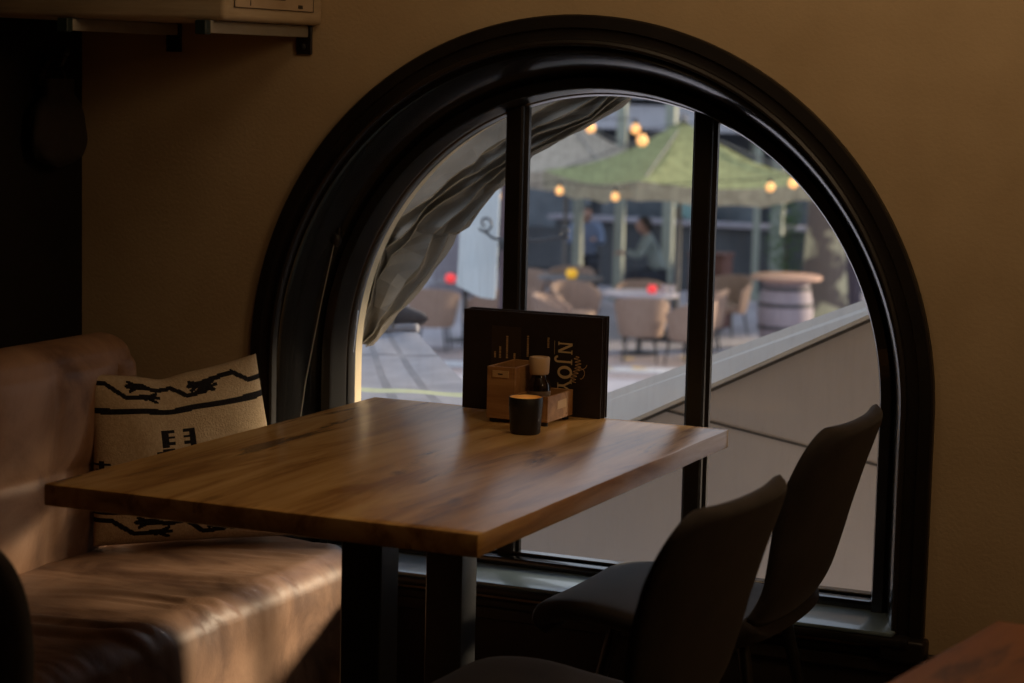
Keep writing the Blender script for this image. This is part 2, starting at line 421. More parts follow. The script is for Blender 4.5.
# sill board, bottom rail, end blocks
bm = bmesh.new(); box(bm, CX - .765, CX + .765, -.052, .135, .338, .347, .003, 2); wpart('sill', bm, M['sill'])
bm = bmesh.new(); box(bm, CX - .80, CX + .80, -.058, .135, .318, .3375, .006, 2); wpart('sill_nosing', bm, M['blackwood'])
bm = bmesh.new()
box(bm, CX - .70, CX + .70, .128, .2, .340, .366, .004, 2); box(bm, CX - .68, CX + .68, .168, .2, .366, .3725, .002, 1)
wpart('bottom_rail', bm, M['black'])
for s in (-1, 1):
    bm = bmesh.new(); xx = CX + s * .785
    box(bm, xx - .048, xx + .048, -.052, -.0005, .285, .335, .008, 3); wpart('end_block', bm, M['blackwood'])
for mx in (-.455, .006):
    hz = CZ + math.sqrt(.662 ** 2 - (abs(mx - CX) + .0) ** 2)
    bm = bmesh.new()
    vs = []
    prof = [(-.029, .2), (-.029, .188), (-.0215, .184), (-.0215, .172), (-.017, .167), (.017, .167), (.0215, .172), (.0215, .184), (.029, .188), (.029, .2)]
    lo = [bm.verts.new((mx + a, y, .36)) for a, y in prof]
    hi = [bm.verts.new((mx + a, y, CZ + math.sqrt(.664 ** 2 - (mx + a - CX) ** 2))) for a, y in prof]
    for k in range(len(prof)):
        k2 = (k + 1) % len(prof); bm.faces.new((lo[k], lo[k2], hi[k2], hi[k]))
    bm.faces.new(lo[::-1]); bm.faces.new(hi)
    wpart('mullion', bm, M['blackwood'])
def pane(x0, x1):
    bm = bmesh.new(); n = 24; rows = []
    for i in range(n + 1):
        x = x0 + (x1 - x0) * i / n
        zt = CZ + math.sqrt(max(.659 ** 2 - (x - CX) ** 2, 0))
        rows.append((bm.verts.new((x, .1935, .3715)), bm.verts.new((x, .1935, zt))))
    for i in range(n): bm.faces.new((rows[i][0], rows[i + 1][0], rows[i + 1][1], rows[i][1]))
    r = bmesh.ops.extrude_face_region(bm, geom=bm.faces[:])
    bmesh.ops.translate(bm, vec=(0, .004, 0), verts=[g for g in r['geom'] if isinstance(g, bmesh.types.BMVert)])
    return bm
for a, b in ((CX - .659, -.4865), (-.4275, -.0265), (.0325, CX + .659)): wpart('pane', pane(a, b), M['glass'], False)
# dark panelling below the window
bm = bmesh.new()
box(bm, XL + .02, 1.15, -.018, -.0006, .0, .300, .003, 1)
box(bm, XL + .02, 1.15, -.030, -.018, .255, .284, .004, 2)
o = struct('trim_1', bm, M['wains'])

# cord and cleat on the left reveal
pc = thing('pull_cord', 'thin pale blind cord hanging from a cleat on the left window reveal', 'cord', (-.905, .035, 1.07))
def keep(o, par):
    o.parent = par; o.matrix_parent_inverse = Matrix.LocRotScale(par.location, par.rotation_euler, par.scale).inverted(); return o
bm = bmesh.new(); tube(bm, [(-.873, .078, 1.088), (-.893, .055, .95), (-.917, .026, .76), (-.93, .012, .62), (-.936, .006, .50)], .0011, 6)
keep(link('cord', bm, M['cord'], smooth=True), pc)
bm = bmesh.new(); ball(bm, (-.869, .082, 1.092), .011, 1, 1, 1.5); box(bm, -.893, -.860, .078, .088, 1.095, 1.125, .003)
keep(link('cleat', bm, M['blackwood'], smooth=True), pc)

# ------------------------------------------------------------------ dining table
def make_table(name, label, x0, x1, y0, y1, zt, th, m, legs, group=None):
    cx, cy = (x0 + x1) / 2, (y0 + y1) / 2
    t = thing(name, label, 'table', (cx, cy, 0), group=group)
    bm = bmesh.new()
    nx, ny = 10, 46
    # slab with a slightly wavy long edge
    box(bm, x0, x1, y0, y1, zt - th, zt, .0)
    bmesh.ops.subdivide_edges(bm, edges=[e for e in bm.edges if abs(e.verts[0].co.y - e.verts[1].co.y) > .1], cuts=ny, use_grid_fill=True)
    for v in bm.verts:
        s = 1 if v.co.x > cx else -1
        if y0 + .02 < v.co.y < y1 - .02: v.co.x += .0015 * noise.noise(Vector((s * 7, v.co.y * 6, 0)))
    bm.normal_update()
    es = [e for e in bm.edges if len(e.link_faces) == 2 and e.link_faces[0].normal.angle(e.link_faces[1].normal, 0) > .6]
    bmesh.ops.bevel(bm, geom=es, offset=.004, segments=2, profile=.5, affect='EDGES')
    keep(link('tabletop', bm, m, smooth='auto'), t)
    for lx0, lx1, ly0, ly1 in legs:
        bm = B(lx0, lx1, ly0, ly1, .008, zt - th, .003, 1)
        leg_ = keep(link('leg', bm, M['steel'], smooth='auto'), t)
        bm = B(lx0 - .14, lx1 + .14, ly0 - .06, ly1 + .06, .0, .0085, .002, 1)
        link('foot_plate', bm, M['steel'], leg_)
    return t
make_table('dining_table', 'oiled oak dining table with black steel legs beside the window', -.686, .170, -1.322, -.064, .75, .04, M['table'],
           [(-.266, -.182, -.985, -.912), (-.321, -.239, -.52, -.445)])
make_table('dining_table', 'orange-brown wooden table whose corner shows at the bottom right edge', 1.045, 1.85, -2.70, -1.472, .75, .04, M['table2'],
           [(1.40, 1.49, -2.4, -2.32), (1.40, 1.49, -1.86, -1.78)])
t2 = bpy.data.objects['dining_table.001']; t2.rotation_euler.z = -.133; t2.location.x -= .083; t2.location.y -= .049

# ------------------------------------------------------------------ leather bench
def wr(y, k):  # pulled leather folds across the seat
    return noise.noise(Vector((y * 9 + k * 2.2, k * 1.2, 3.1))) * .6 + noise.noise(Vector((y * 23 + k * 5, k * 2.0, 7.7))) * .4
bench = thing('leather_bench', 'brown leather banquette bench along the dark left wall', 'bench', (-.95, -1.5, 0))
YB0, YB1 = -2.7, -.075
def seat_fn():
    # outline of the cross-section from the floor at the front, over the rim, to the back
    pts = [(-.700, .02)]
    for i in range(9): pts.append((-.693 + .003 * math.sin(i / 8 * PI), .02 + .325 * (i + 1) / 9.))
    rr = .062
    for i in range(1, 13):
        a = i / 12 * PI / 2; pts.append((-.693 - rr + rr * math.cos(a), .343 + rr * math.sin(a)))
    for i in range(1, 71):
        f = i / 70; x = -.755 - f * .50
        pts.append((x, .405 + .012 * math.sin(f * PI) - .002 * f))
    return pts
prof = seat_fn()
bm = bmesh.new(); ny = 330; rows = []
np_ = len(prof)
for j in range(ny + 1):
    y = YB0 + (YB1 - YB0) * j / ny
    row = []
    for i, (x, z) in enumerate(prof):
        i = i if i < 22 else 22 + (i - 22) * 23 / 70.
        nx_, nz_ = (1, 0) if i < 9 else ((math.cos((i - 9) / 12 * PI / 2), math.sin((i - 9) / 12 * PI / 2)) if i < 22 else (0, 1))
        w = math.exp(-((i - 18) / 7.) ** 2) if i < 18 else math.exp(-((i - 18) / 11.) ** 2)
        k = i * .02
        f = wr(y + .10 * (i - 18) / 23. * (1 if i > 18 else .1), k)
        rid = f * 1.35
        d = .013 * w * rid - .006 * w * math.exp(-(f / .13) ** 2) + .0035 * noise.noise(Vector((x * 7, y * 4, z * 7)))
        # round the far end in plan
        e = 1.
        dy = YB1 - y
        rx = 0.
        if dy < .075:
            q = 1 - math.sqrt(max(0, 1 - ((.075 - dy) / .075) ** 2))
            rx = q * .075
        xx = x + nx_ * d; zz = z + nz_ * d
        if i < 22: xx -= rx * (.9 if i < 22 else 0)
        if dy < .05 and i >= 9: zz -= .03 * (1 - math.sqrt(max(0, 1 - ((.05 - dy) / .05) ** 2)))
        row.append(bm.verts.new((xx, y, zz)))
    rows.append(row)
for j in range(ny):
    for i in range(np_ - 1): bm.faces.new((rows[j][i], rows[j][i + 1], rows[j + 1][i + 1], rows[j + 1][i]))
# close the ends and the underside
for r in (rows[0], rows[-1]):
    a = bm.verts.new((prof[-1][0], r[0].co.y, .02)); bm.faces.new(r + [a])
    r.append(a)
for j in range(1, ny): pass
bm.faces.new([rows[0][-1], rows[-1][-1]] + [rows[j][0] for j in range(ny, -1, -1)])
keep(link('seat', bm, M['leather_seat'], smooth=True), bench)
# plinth
keep(link('plinth', B(-1.25, -.73, -2.65, -.11, 0, .03), M['wains']), bench)
# padded backrest in stitched panels
bm = bmesh.new()
YK1 = -.27
def back_pt(u, v):
    y = YK1 - u * 2.2
    # v: 0 at seat level in front, up, over the top, down the back
    if v < .72:
        f = v / .72; z = .375 + f * .455; x = -1.195 + .045 * f * 0 - .012 * math.sin(f * PI) * 0
        pv = abs(math.sin(PI * f * 2)) ** .3; pu = abs(math.sin(PI * ((y - YK1) / .235 + .42))) ** .3
        bulge = .024 * pv * pu + .004 * noise.noise(Vector((y * 9, z * 9, 1)))
        x = -1.212 + bulge + .03 * f
        return Vector((x, y, z))
    f = (v - .72) / .28
    a = f * PI
    return Vector((-1.252 + .070 * math.cos(a), y, .83 + .055 * math.sin(a)))
vs, fs = grid(bm, 200, 60, back_pt)
# rounded far end cap: taper towards the end
for i, r in enumerate(vs):
    dy = YK1 - r[0].co.y
    if dy < .06:
        q = math.sqrt(max(0.02, 1 - ((.06 - dy) / .06) ** 2))
        for v in r:
            v.co.x = -1.27 + (v.co.x + 1.27) * (.35 + .65 * q)
            if v.co.z > .8: v.co.z = .8 + (v.co.z - .8) * (.3 + .7 * q)
for r in (vs[0], vs[-1]):
    a = bm.verts.new((-1.32, r[0].co.y, .375)); bm.faces.new(r + [a]); r.append(a)
bm.faces.new((vs[0][0], vs[0][-1], vs[-1][-1], vs[-1][0])) if False else None
keep(link('backrest', bm, M['leather'], smooth='auto'), bench)
keep(link('back_frame', B(XL + .003, -1.30, -2.6, YK1 + .0, .02, .80, .01), M['wains']), bench)

# ------------------------------------------------------------------ woven cushion
def seg_d(px, py, a, b):
    ax, ay = a; bx, by = b; vx, vy = bx - ax, by - ay; L = vx * vx + vy * vy
    t = 0 if L == 0 else max(0, min(1, ((px - ax) * vx + (py - ay) * vy) / L))
    return math.hypot(px - ax - t * vx, py - ay - t * vy)
LINES = []
def pl(pts, w):
    for a, b in zip(pts[:-1], pts[1:]): LINES.append((a, b, w * 1.2))
def claw(x, y, dx, up=0.):
    for k, (l, dy) in enumerate(((.060, -.026), (.072, .0), (.055, .028))):
        pl([(x, y), (x + dx * l, y + dy + up)], .0085)
    pl([(x - dx * .03, y), (x + dx * .035, y + up * .4)], .014)
def vines(v0, s):
    f = lambda q: v0 + s * q
    pl([(0, f(.045)), (.075, f(.045)), (.185, f(.125)), (.30, f(.13))], .0115); claw(.30, f(.125), 1)
    pl([(.27, f(.06)), (.36, f(.075)), (.45, f(.06)), (.535, f(.135)), (.64, f(.125))], .0115); claw(.27, f(.06), -1); claw(.64, f(.115), 1, -.02)
    pl([(.62, f(.075)), (.70, f(.06)), (.82, f(.05)), (.91, f(.115)), (1., f(.115))], .0115); claw(.62, f(.08), -1)
vines(0., 1)
pl([(0, .205), (.40, .215), (1., .205)], .0145)
pl([(0, .795), (1., .795)], .0145)
vines(.80, 1)
def rects():
    R = []
    for s in (-1, 1):   # two comb shapes, stepped arms
        cx = .455 + s * .055
        R.append((cx - .018 + s * .02, .36, cx + .018 + s * .02, .47))
        for k in range(3): R.append((cx - .03, .365 + k * .036, cx + .03, .365 + k * .036 + .017))
        for k in range(6): R.append((.455 + s * (.06 + k * .035) - .032, .475 + k * .018, .455 + s * (.06 + k * .035) + .032, .475 + k * .018 + .014))
        for k in range(6): R.append((.455 + s * (.06 + (5 - k) * .035) - .032, .60 + k * .018, .455 + s * (.06 + (5 - k) * .035) + .032, .60 + k * .018 + .014))
        ex = .455 + s * .42
        R += [(ex - .045, .545, ex + .045, .56), (ex - .03, .575, ex + .03, .59), (ex - .012, .53, ex + .012, .64), (ex - .045, .605, ex + .045, .62)]
        ex = .455 + s * .27
        R += [(ex - .03, .555, ex + .03, .568), (ex - .045, .572, ex + .01, .585)]
    return [(a, b - .03, c, d - .03) for a, b, c, d in R]
RECTS = rects()
def is_black(u, v):
    vt = 1 - v
    for a, b, w in LINES:
        if abs(vt - a[1]) < .16 and seg_d(u, vt, a, b) < w: return True
    for x0, y0, x1, y1 in RECTS:
        if x0 < u < x1 and y0 < vt < y1: return True
    return False
BL, BR, TR, TL = Vector((-1.168, -.480, .425)), Vector((-.850, -.150, .425)), Vector((-.968, -.120, .835)), Vector((-1.185, -.475, .812))
NRM = (BR - BL).cross(TL - BL).normalized()
if NRM.y > 0: NRM = -NRM
N = 150
def cush(u, v, s):
    p = BL * (1 - u) * (1 - v) + BR * u * (1 - v) + TR * u * v + TL * (1 - u) * v
    e = max(0, (1 - (2 * u - 1) ** 4)) * max(0, (1 - (2 * v - 1) ** 4))
    t = .055 * math.sqrt(e) + .004 * noise.noise(Vector((u * 5, v * 5, s * 3))) * e
    # edges draw in a little between the corners; the top sags
    p = p + Vector((0, 0, -.022)) * math.sin(PI * u) * v ** 3
    c = (BL + TR) / 2
    p = p + (c - p) * (.035 * (math.sin(PI * u) * (2 * v - 1) ** 4 * .3 + math.sin(PI * v) * (2 * u - 1) ** 4))
    p = p + Vector((0, .0, -.012)) * math.exp(-((u - .42) / .10) ** 2) * max(0, v - .6) * 2
    return p + NRM * t * s
bm = bmesh.new()
fr, ff = grid(bm, N, N, lambda u, v: cush(u, v, 1))
for i in range(N):
    for j in range(N):
        if is_black((i + .5) / N, (j + .5) / N): ff[i * N + j].material_index = 1
NB = 40
bk, fb = grid(bm, N, N, lambda u, v: cush(u, v, -1))
bmesh.ops.remove_doubles(bm, verts=bm.verts[:], dist=.0002)
cu = link('cushion', bm, [M['cush'], M['cushblk']], smooth=True)
tag(cu, 'cream woven cushion with black vine and zigzag pattern leaning at the bench end', 'cushion')
origin(cu, (-1.03, -.31, .41))

# ------------------------------------------------------------------ shell chairs
def make_chair(label, loc, rz):
    t = thing('dining_chair', label, 'chair', (0, 0, 0), 0)
    # local frame: chair faces -x, origin on the floor below the seat's centre
    prof = []  # (x, z, half width, rim lift)
    P = [(-.270, .385, .150), (-.282, .414, .185), (-.252, .446, .212), (-.16, .456, .228), (-.05, .444, .232), (.05, .436, .228), (.12, .440, .222), (.175, .464, .216), (.212, .515, .212),
         (.235, .58, .224), (.255, .65, .235), (.275, .72, .242), (.295, .785, .238), (.308, .825, .215), (.314, .848, .176)]
    n = len(P)
    def pt(f):
        k = min(int(f * (n - 1)), n - 2); w = f * (n - 1) - k
        p0 = P[max(k - 1, 0)]; p1 = P[k]; p2 = P[k + 1]; p3 = P[min(k + 2, n - 1)]
        return [.5 * (2 * b + (c - a) * w + (2 * a - 5 * b + 4 * c - d) * w * w + (3 * b - a - 3 * c + d) * w ** 3) for a, b, c, d in zip(p0, p1, p2, p3)]
    def surf(f, g, off):
        x, z, hw = pt(f); s = 2 * g - 1
        e = .01
        x2, z2, _ = pt(min(1, f + e)); x1, z1, _ = pt(max(0, f - e))
        tx, tz = x2 - x1, z2 - z1; L = math.hypot(tx, tz); tx /= L; tz /= L
        nx, nz = -tz, tx           # towards the sitter
        cup = (.006 + .035 * max(0, min(1, (f - .42) / .3)) * (1 - max(0, (f - .8)) * 3)) * abs(s) ** 2.4
        return Vector((x + nx * (cup + off), s * hw, z + nz * (cup + off)))
    def shell(f0, f1, nu, th):
        bm = bmesh.new(); nv = 28
        def rim(f, g):      # puffy rim
            s = abs(2 * g - 1); e = 1.
            e *= math.sqrt(max(0, 1 - s ** 8))
            if f0 == 0: e *= math.sqrt(max(0, 1 - max(0, (1 - f / .10)) ** 3)) if f < .10 else 1
            if f1 == 1: e *= math.sqrt(max(0, 1 - max(0, ((f - .94) / .06)) ** 3)) if f > .94 else 1
            return e
        a, _ = grid(bm, nu, nv, lambda u, v: surf(f0 + (f1 - f0) * u, v, th[0] * rim(f0 + (f1 - f0) * u, v)))
        b, _ = grid(bm, nu, nv, lambda u, v: surf(f0 + (f1 - f0) * u, v, -th[1] * rim(f0 + (f1 - f0) * u, v)))
        for r1, r2 in ((a[0], b[0]), (a[-1], b[-1])):
            for k in range(nv): bm.faces.new((r1[k], r1[k + 1], r2[k + 1], r2[k]))
        bmesh.ops.remove_doubles(bm, verts=bm.verts[:], dist=.0003)
        return bm
    link('seat', shell(0, .50, 30, (.014, .040)), M['chair'], t, smooth=True)
    link('backrest', shell(.50, 1, 34, (.014, .018)), M['chair'], t, smooth=True)
    for sx, sy in ((-1, -1), (-1, 1), (1, -1), (1, 1)):
        bm = bmesh.new(); tube(bm, [(sx * .13, sy * .13, .425), (sx * .215, sy * .20, .0)], [.014, .009], 10)
        link('leg', bm, M['chairleg'], t, smooth='auto')
    bm = bmesh.new()
    tube(bm, [(-.14, -.14, .415), (.14, .14, .415)], .011); tube(bm, [(-.14, .14, .415), (.14, -.14, .415)], .011)
    link('under_frame', bm, M['chairleg'], t, smooth='auto')
    t.location = loc; t.rotation_euler = (0, 0, rz)
    return t
ch = make_chair('dark taupe shell chair nearest the camera at the oak table', (.297, -1.240, 0), math.radians(-3))
def put_chair(label, loc, rz):
    c = copy_tree(ch); c.location = loc; c.rotation_euler = (0, 0, rz); c['label'] = label; return c
put_chair('dark taupe shell chair behind the nearer one, in front of the window', (.232, -.385, 0), 0)
put_chair('dark taupe shell chair at the lower left edge of the photo, mostly cut off', (-.43, -1.80, 0), math.radians(-90))

# ------------------------------------------------------------------ things on the table
ZT = .7505
def make_menu(name, label, x0, y0, w, h, rz, front):
    t = thing(name, label, 'menu', (x0, y0, ZT), rz, group=None)
    fc = link('front_cover', B(0, w, -.0035, .0, 0, h, .001, 1), M['menu'], t)
    link('back_cover', B(0, w, .0075, .011, 0, h, .001, 1), M['menu'], t)
    link('pages', B(.004, w - .005, .0002, .0073, .004, h - .004), M['page'], t)
    if front:
        bm = bmesh.new()
        # letters N J O Y with slab serifs; reading downwards, letter-up points to +x
        lh = .0335
        def put(shape, start):
            for poly in shape:
                vs = []
                for a, b in poly: vs.append((XT + b * lh, h - YT - start * .86 - a * lh * .86))
                f = [bm.verts.new((x, -.0041, z)) for x, z in vs]
                bm.faces.new(f)
        XT, YT = .228, .058
        R = lambda x0, y0, x1, y1: [(x0, y0), (x1, y0), (x1, y1), (x0, y1)]
        Nn = [R(.08, 0, .20, 1), R(.72, 0, .84, 1), [(.08, 1), (.28, 1), (.84, 0), (.64, 0)], R(0, 0, .28, .07), R(.62, .93, .94, 1)]
        put(Nn, 0)
        J = [R(.42, .0, .58, 1), R(.30, .93, .70, 1)]
        for k in range(8):
            a0, a1 = -PI / 2 * 0 - PI * k / 8, -PI * (k + 1) / 8
            c, ro, ri = (.31, .0), .27, .11
            J.append([(c[0] + ro * math.cos(a0), c[1] + ro * math.sin(a0)), (c[0] + ri * math.cos(a0), c[1] + ri * math.sin(a0)),
                      (c[0] + ri * math.cos(a1), c[1] + ri * math.sin(a1)), (c[0] + ro * math.cos(a1), c[1] + ro * math.sin(a1))])
        put(J, 1.02 * lh)
        O = []
        for k in range(24):
            a0, a1 = 2 * PI * k / 24, 2 * PI * (k + 1) / 24
            O.append([(.52 + .50 * math.cos(a0), .5 + .52 * math.sin(a0)), (.52 + .27 * math.cos(a0), .5 + .36 * math.sin(a0)),
                      (.52 + .27 * math.cos(a1), .5 + .36 * math.sin(a1)), (.52 + .50 * math.cos(a1), .5 + .52 * math.sin(a1))])
        put(O, 1.80 * lh)
        Y = [R(.40, 0, .58, .48), [(.02, 1), (.22, 1), (.56, .44), (.42, .40)], [(.96, 1), (.80, 1), (.46, .44), (.56, .40)], R(-.06, .93, .32, 1), R(.70, .93, 1.04, 1), R(.28, 0, .70, .07)]
        put(Y, 2.86 * lh)
        # thin rule and faint lines of small print
        def bar(x0_, z0_, x1_, z1_): bm.faces.new([bm.verts.new(p) for p in ((x0_, -.0041, z0_), (x1_, -.0041, z0_), (x1_, -.0041, z1_), (x0_, -.0041, z1_))])
        bar(.219, .135, .2198, .165)
        link('gold_lettering', bm, M['gold'], fc)
        bm = bmesh.new()
        pts = []
        for k in range(90):     # handwritten flourish beside the lettering
            q = k / 89; pts.append((.270 + .007 * math.sin(q * 52) + .006 * math.sin(q * 5), -.0042, h - .088 - q * .058))
        tube(bm, pts, .0007, 5)
        pts = [(.285 + .011 * math.cos(a) * (1 - a / 14), -.0042, h - .105 - a * .0032 - .006 * math.sin(a)) for a in [k * .25 for k in range(38)]]
        tube(bm, pts, .0006, 5)
        link('handwritten_flourish', bm, M['plate'], fc)
        bm = bmesh.new()
        box(bm, .069, .139, -.0040, -.0036, .10, .188)
        link('printed_panel', bm, M['menu_tint'], fc)
        for x, z0, z1 in ((.078, .118, .133), (.090, .118, .143), (.1065, .118, .168), (.1245, .118, .131), (.156, .125, .171), (.2045, .148, .171)):
            q = z0; bm = bmesh.new()
            while q < z1 - .002:
                s = random.uniform(.0015, .004); box(bm, x - .0022, x + .0022, -.0044, -.0041, q, min(q + s, z1)); q += s + random.uniform(.0008, .002)
            link('small_print', bm, M['plate'], fc)
    return t
make_menu('menu', 'dark brown landscape menu with gold NJOY lettering standing at the table end', -.447, -.0945, .330, .2215, .022, True)
m2 = make_menu('menu', 'second dark menu tucked directly behind the lettered one', -.441, -.0785, .328, .2235, .022, False)

cad = thing('condiment_caddy', 'wooden condiment caddy with a tall box and a low tray before the menus', 'caddy', (-.24, -.18, ZT))
def openbox(x0, x1, y0, y1, z0, z1, t=.006):
    bm = bmesh.new()
    box(bm, x0, x1, y0, y1, z0, z0 + t, .0008, 1)
    box(bm, x0, x0 + t, y0, y1, z0 + t, z1, .0008, 1); box(bm, x1 - t, x1, y0, y1, z0 + t, z1, .0008, 1)
    box(bm, x0 + t, x1 - t, y0, y0 + t, z0 + t, z1, .0008, 1); box(bm, x0 + t, x1 - t, y1 - t, y1, z0 + t, z1, .0008, 1)
    return bm
keep(link('tall_box', openbox(-.314, -.2485, -.255, -.118, ZT + .009, .871), M['caddy']), cad)
keep(link('low_tray', openbox(-.248, -.171, -.255, -.118, ZT + .009, .815), M['caddy']), cad)
npl = keep(link('name_plate', B(-.301, -.2635, -.2568, -.2548, .848, .863, .0005, 1), M['plate']), cad)
bm = bmesh.new(); box(bm, -.288, -.277, -.2574, -.2566, .8545, .8570)
link('plate_mark', bm, M['ink'], npl)
bm = bmesh.new(); box(bm, -.1712, -.1702, -.205, -.155, .782, .800, .0003, 1)
keep(link('tray_print', bm, M['plate']), cad)
for x, y in ((-.303, -.243), (-.183, -.243), (-.303, -.13), (-.183, -.13)):
    bm = bmesh.new(); lathe(bm, [(0, 0), (.007, 0), (.008, .009), (0, .009)], (x, y, ZT), 12); keep(link('rubber_foot', bm, M['rubber']), cad)

bt = thing('sauce_bottle', 'dark sauce bottle with a cream cap standing in the caddy tray', 'bottle', (-.2185, -.195, ZT + .0155))
bm = bmesh.new(); lathe(bm, [(0, 0), (.022, 0), (.025, .004), (.025, .06), (.023, .07), (.017, .08), (.015, .088), (.015, .10), (0, .10)], n=28); bb_ = link('bottle_body', bm, M['bottle'], bt, smooth='auto')
bm = bmesh.new(); lathe(bm, [(0, .088), (.0195, .088), (.021, .091), (.0225, .122), (.0215, .125), (.018, .1255), (.017, .122), (0, .122)], n=28); link('cap', bm, M['cap'], bt, smooth='auto')
bm = bmesh.new(); lathe(bm, [(.0253, .015), (.0256, .016), (.0256, .052), (.0253, .053)], n=28); link('bottle_label', bm, M['label'], bb_, smooth='auto')
for k in range(1): pass

cd = thing('candle_holder', 'small black candle cup with gold lining in front of the caddy', 'candle holder', (-.180, -.350, ZT))
bm = bmesh.new(); lathe(bm, [(0, 0), (.029, 0), (.0315, .003), (.0355, .056), (.0355, .0755), (.0345, .077), (.0335, .076)], n=40); link('cup', bm, M['candle'], cd, smooth='auto')
bm = bmesh.new(); lathe(bm, [(.0335, .0761), (.0332, .05), (.030, .02), (0, .02)], n=40); link('gold_lining', bm, M['goldin'], cd, smooth='auto')
bm = bmesh.new(); lathe(bm, [(0, .0205), (.0285, .0205), (.029, .032), (.027, .034), (0, .032)], n=32); link('wax', bm, M['wax'], cd, smooth='auto')
bm = bmesh.new(); lathe(bm, [(0, .036), (.0035, .040), (.0045, .045), (.002, .055), (0, .060)], n=14); link('added_flame', bm, emit('added_flame_glow', (1., .68, .34), 4.5), cd, smooth=True)  # invented flame, added to give the cup lining its gold glow
bm = bmesh.new(); lathe(bm, [(0, .032), (.0008, .032), (.0008, .038), (0, .038)], n=8); link('wick', bm, M['ink'], cd)

# ------------------------------------------------------------------ wall crate on brackets, hanging bag
cr = thing('wall_crate', 'weathered cream wooden crate with a paper label on two wall brackets', 'crate', (-1.18, -.2, 1.592))
x0, x1, y0, y1, z0, z1 = XL + .02, -.868, -.43, -.002, 1.592, 1.90
bm = bmesh.new(); box(bm, x0, x1, y0, y1, z0, z1, .012, 3); keep(link('crate_body', bm, M['crate'], smooth='auto'), cr)
bm = bmesh.new(); box(bm, x1 - .002, x1 + .003, y0 + .035, y1 - .05, z0 + .028, z1 - .02, .001, 1); plb = keep(link('paper_label', bm, M['cratepan']), cr)
bm = bmesh.new(); box(bm, x0 + .10, x1 - .03, y0 - .003, y0 + .002, z0 + .045, z1 - .02, .001, 1); keep(link('front_panel', bm, M['cratepan']), cr)
bm = bmesh.new()
xx = x1 + .0032
for (a, b, c, d) in ((y0 + .035, y1 - .05, z0 + .028, z0 + .0295), (y0 + .035, y0 + .037, z0 + .028, z1 - .02), (y1 - .052, y1 - .05, z0 + .028, z1 - .02), (y0 + .10, y0 + .103, z0 + .034, z0 + .09), (y1 - .12, y1 - .10, z0 + .034, z0 + .042), (y0 + .18, y0 + .25, z0 + .05, z0 + .053)):
    box(bm, xx - .001, xx + .0006, a, b, c, d)
link('label_print', bm, M['ink'], plb)
for k, (bx, lab) in enumerate(((-1.27, 'grey metal bracket under the left end of the wall crate'), (-.915, 'grey metal bracket under the right end of the wall crate'))):
    br = thing('shelf_bracket', lab, 'bracket', (bx, 0, 1.57))
    bm = bmesh.new(); box(bm, -.012, .012, -.43, -.001, -.006, .0215, .003, 2); link('arm', bm, M['bracket'], br, smooth='auto')
    bm = bmesh.new(); box(bm, -.014, .014, -.452, -.4305, -.009, .0215, .002, 1); link('end_cap', bm, M['bracketcap'], br)
    bm = bmesh.new(); box(bm, -.02, .02, -.008, -.0005, -.045, .0215, .001, 1); link('wall_plate', bm, M['blackwood'], br)
    bm = bmesh.new(); ball(bm, (0, -.010, -.027), .007, 1, .5, 1); link('screw', bm, M['rubber'], br)

bag = thing('cloth_bag', 'dark cloth bag hanging on a hook on the left wall', 'bag', (XL, -.16, 1.24))
bm = bmesh.new()
def bagf(u, v):
    a = 2 * PI * u; w = .045 + .035 * math.sin(PI * min(1, v * 1.25)) ** .6 + .008 * noise.noise(Vector((math.cos(a) * 2, math.sin(a) * 2, v * 4)))
    if v < .12: w *= (v / .12) ** .5 if v > 0 else .02
    return Vector((.046 + .040 * math.cos(a) * w / .08, math.sin(a) * w * 1.25, .005 + .21 * v))
grid(bm, 28, 22, bagf, True); link('bag_body', bm, M['bag'], bag, smooth=True)
bm = bmesh.new(); tube(bm, [(.03, -.05, .20), (.03, -.03, .245), (.032, 0, .265), (.03, .03, .245), (.03, .05, .20)], .006); link('handle', bm, M['bag'], bag, smooth=True)
bm = bmesh.new(); tube(bm, [(.002, 0, .255), (.03, 0, .25), (.055, 0, .25), (.065, 0, .27)], .006); ball(bm, (.066, 0, .278), .011); link('hook', bm, M['iron'], bag, smooth=True)

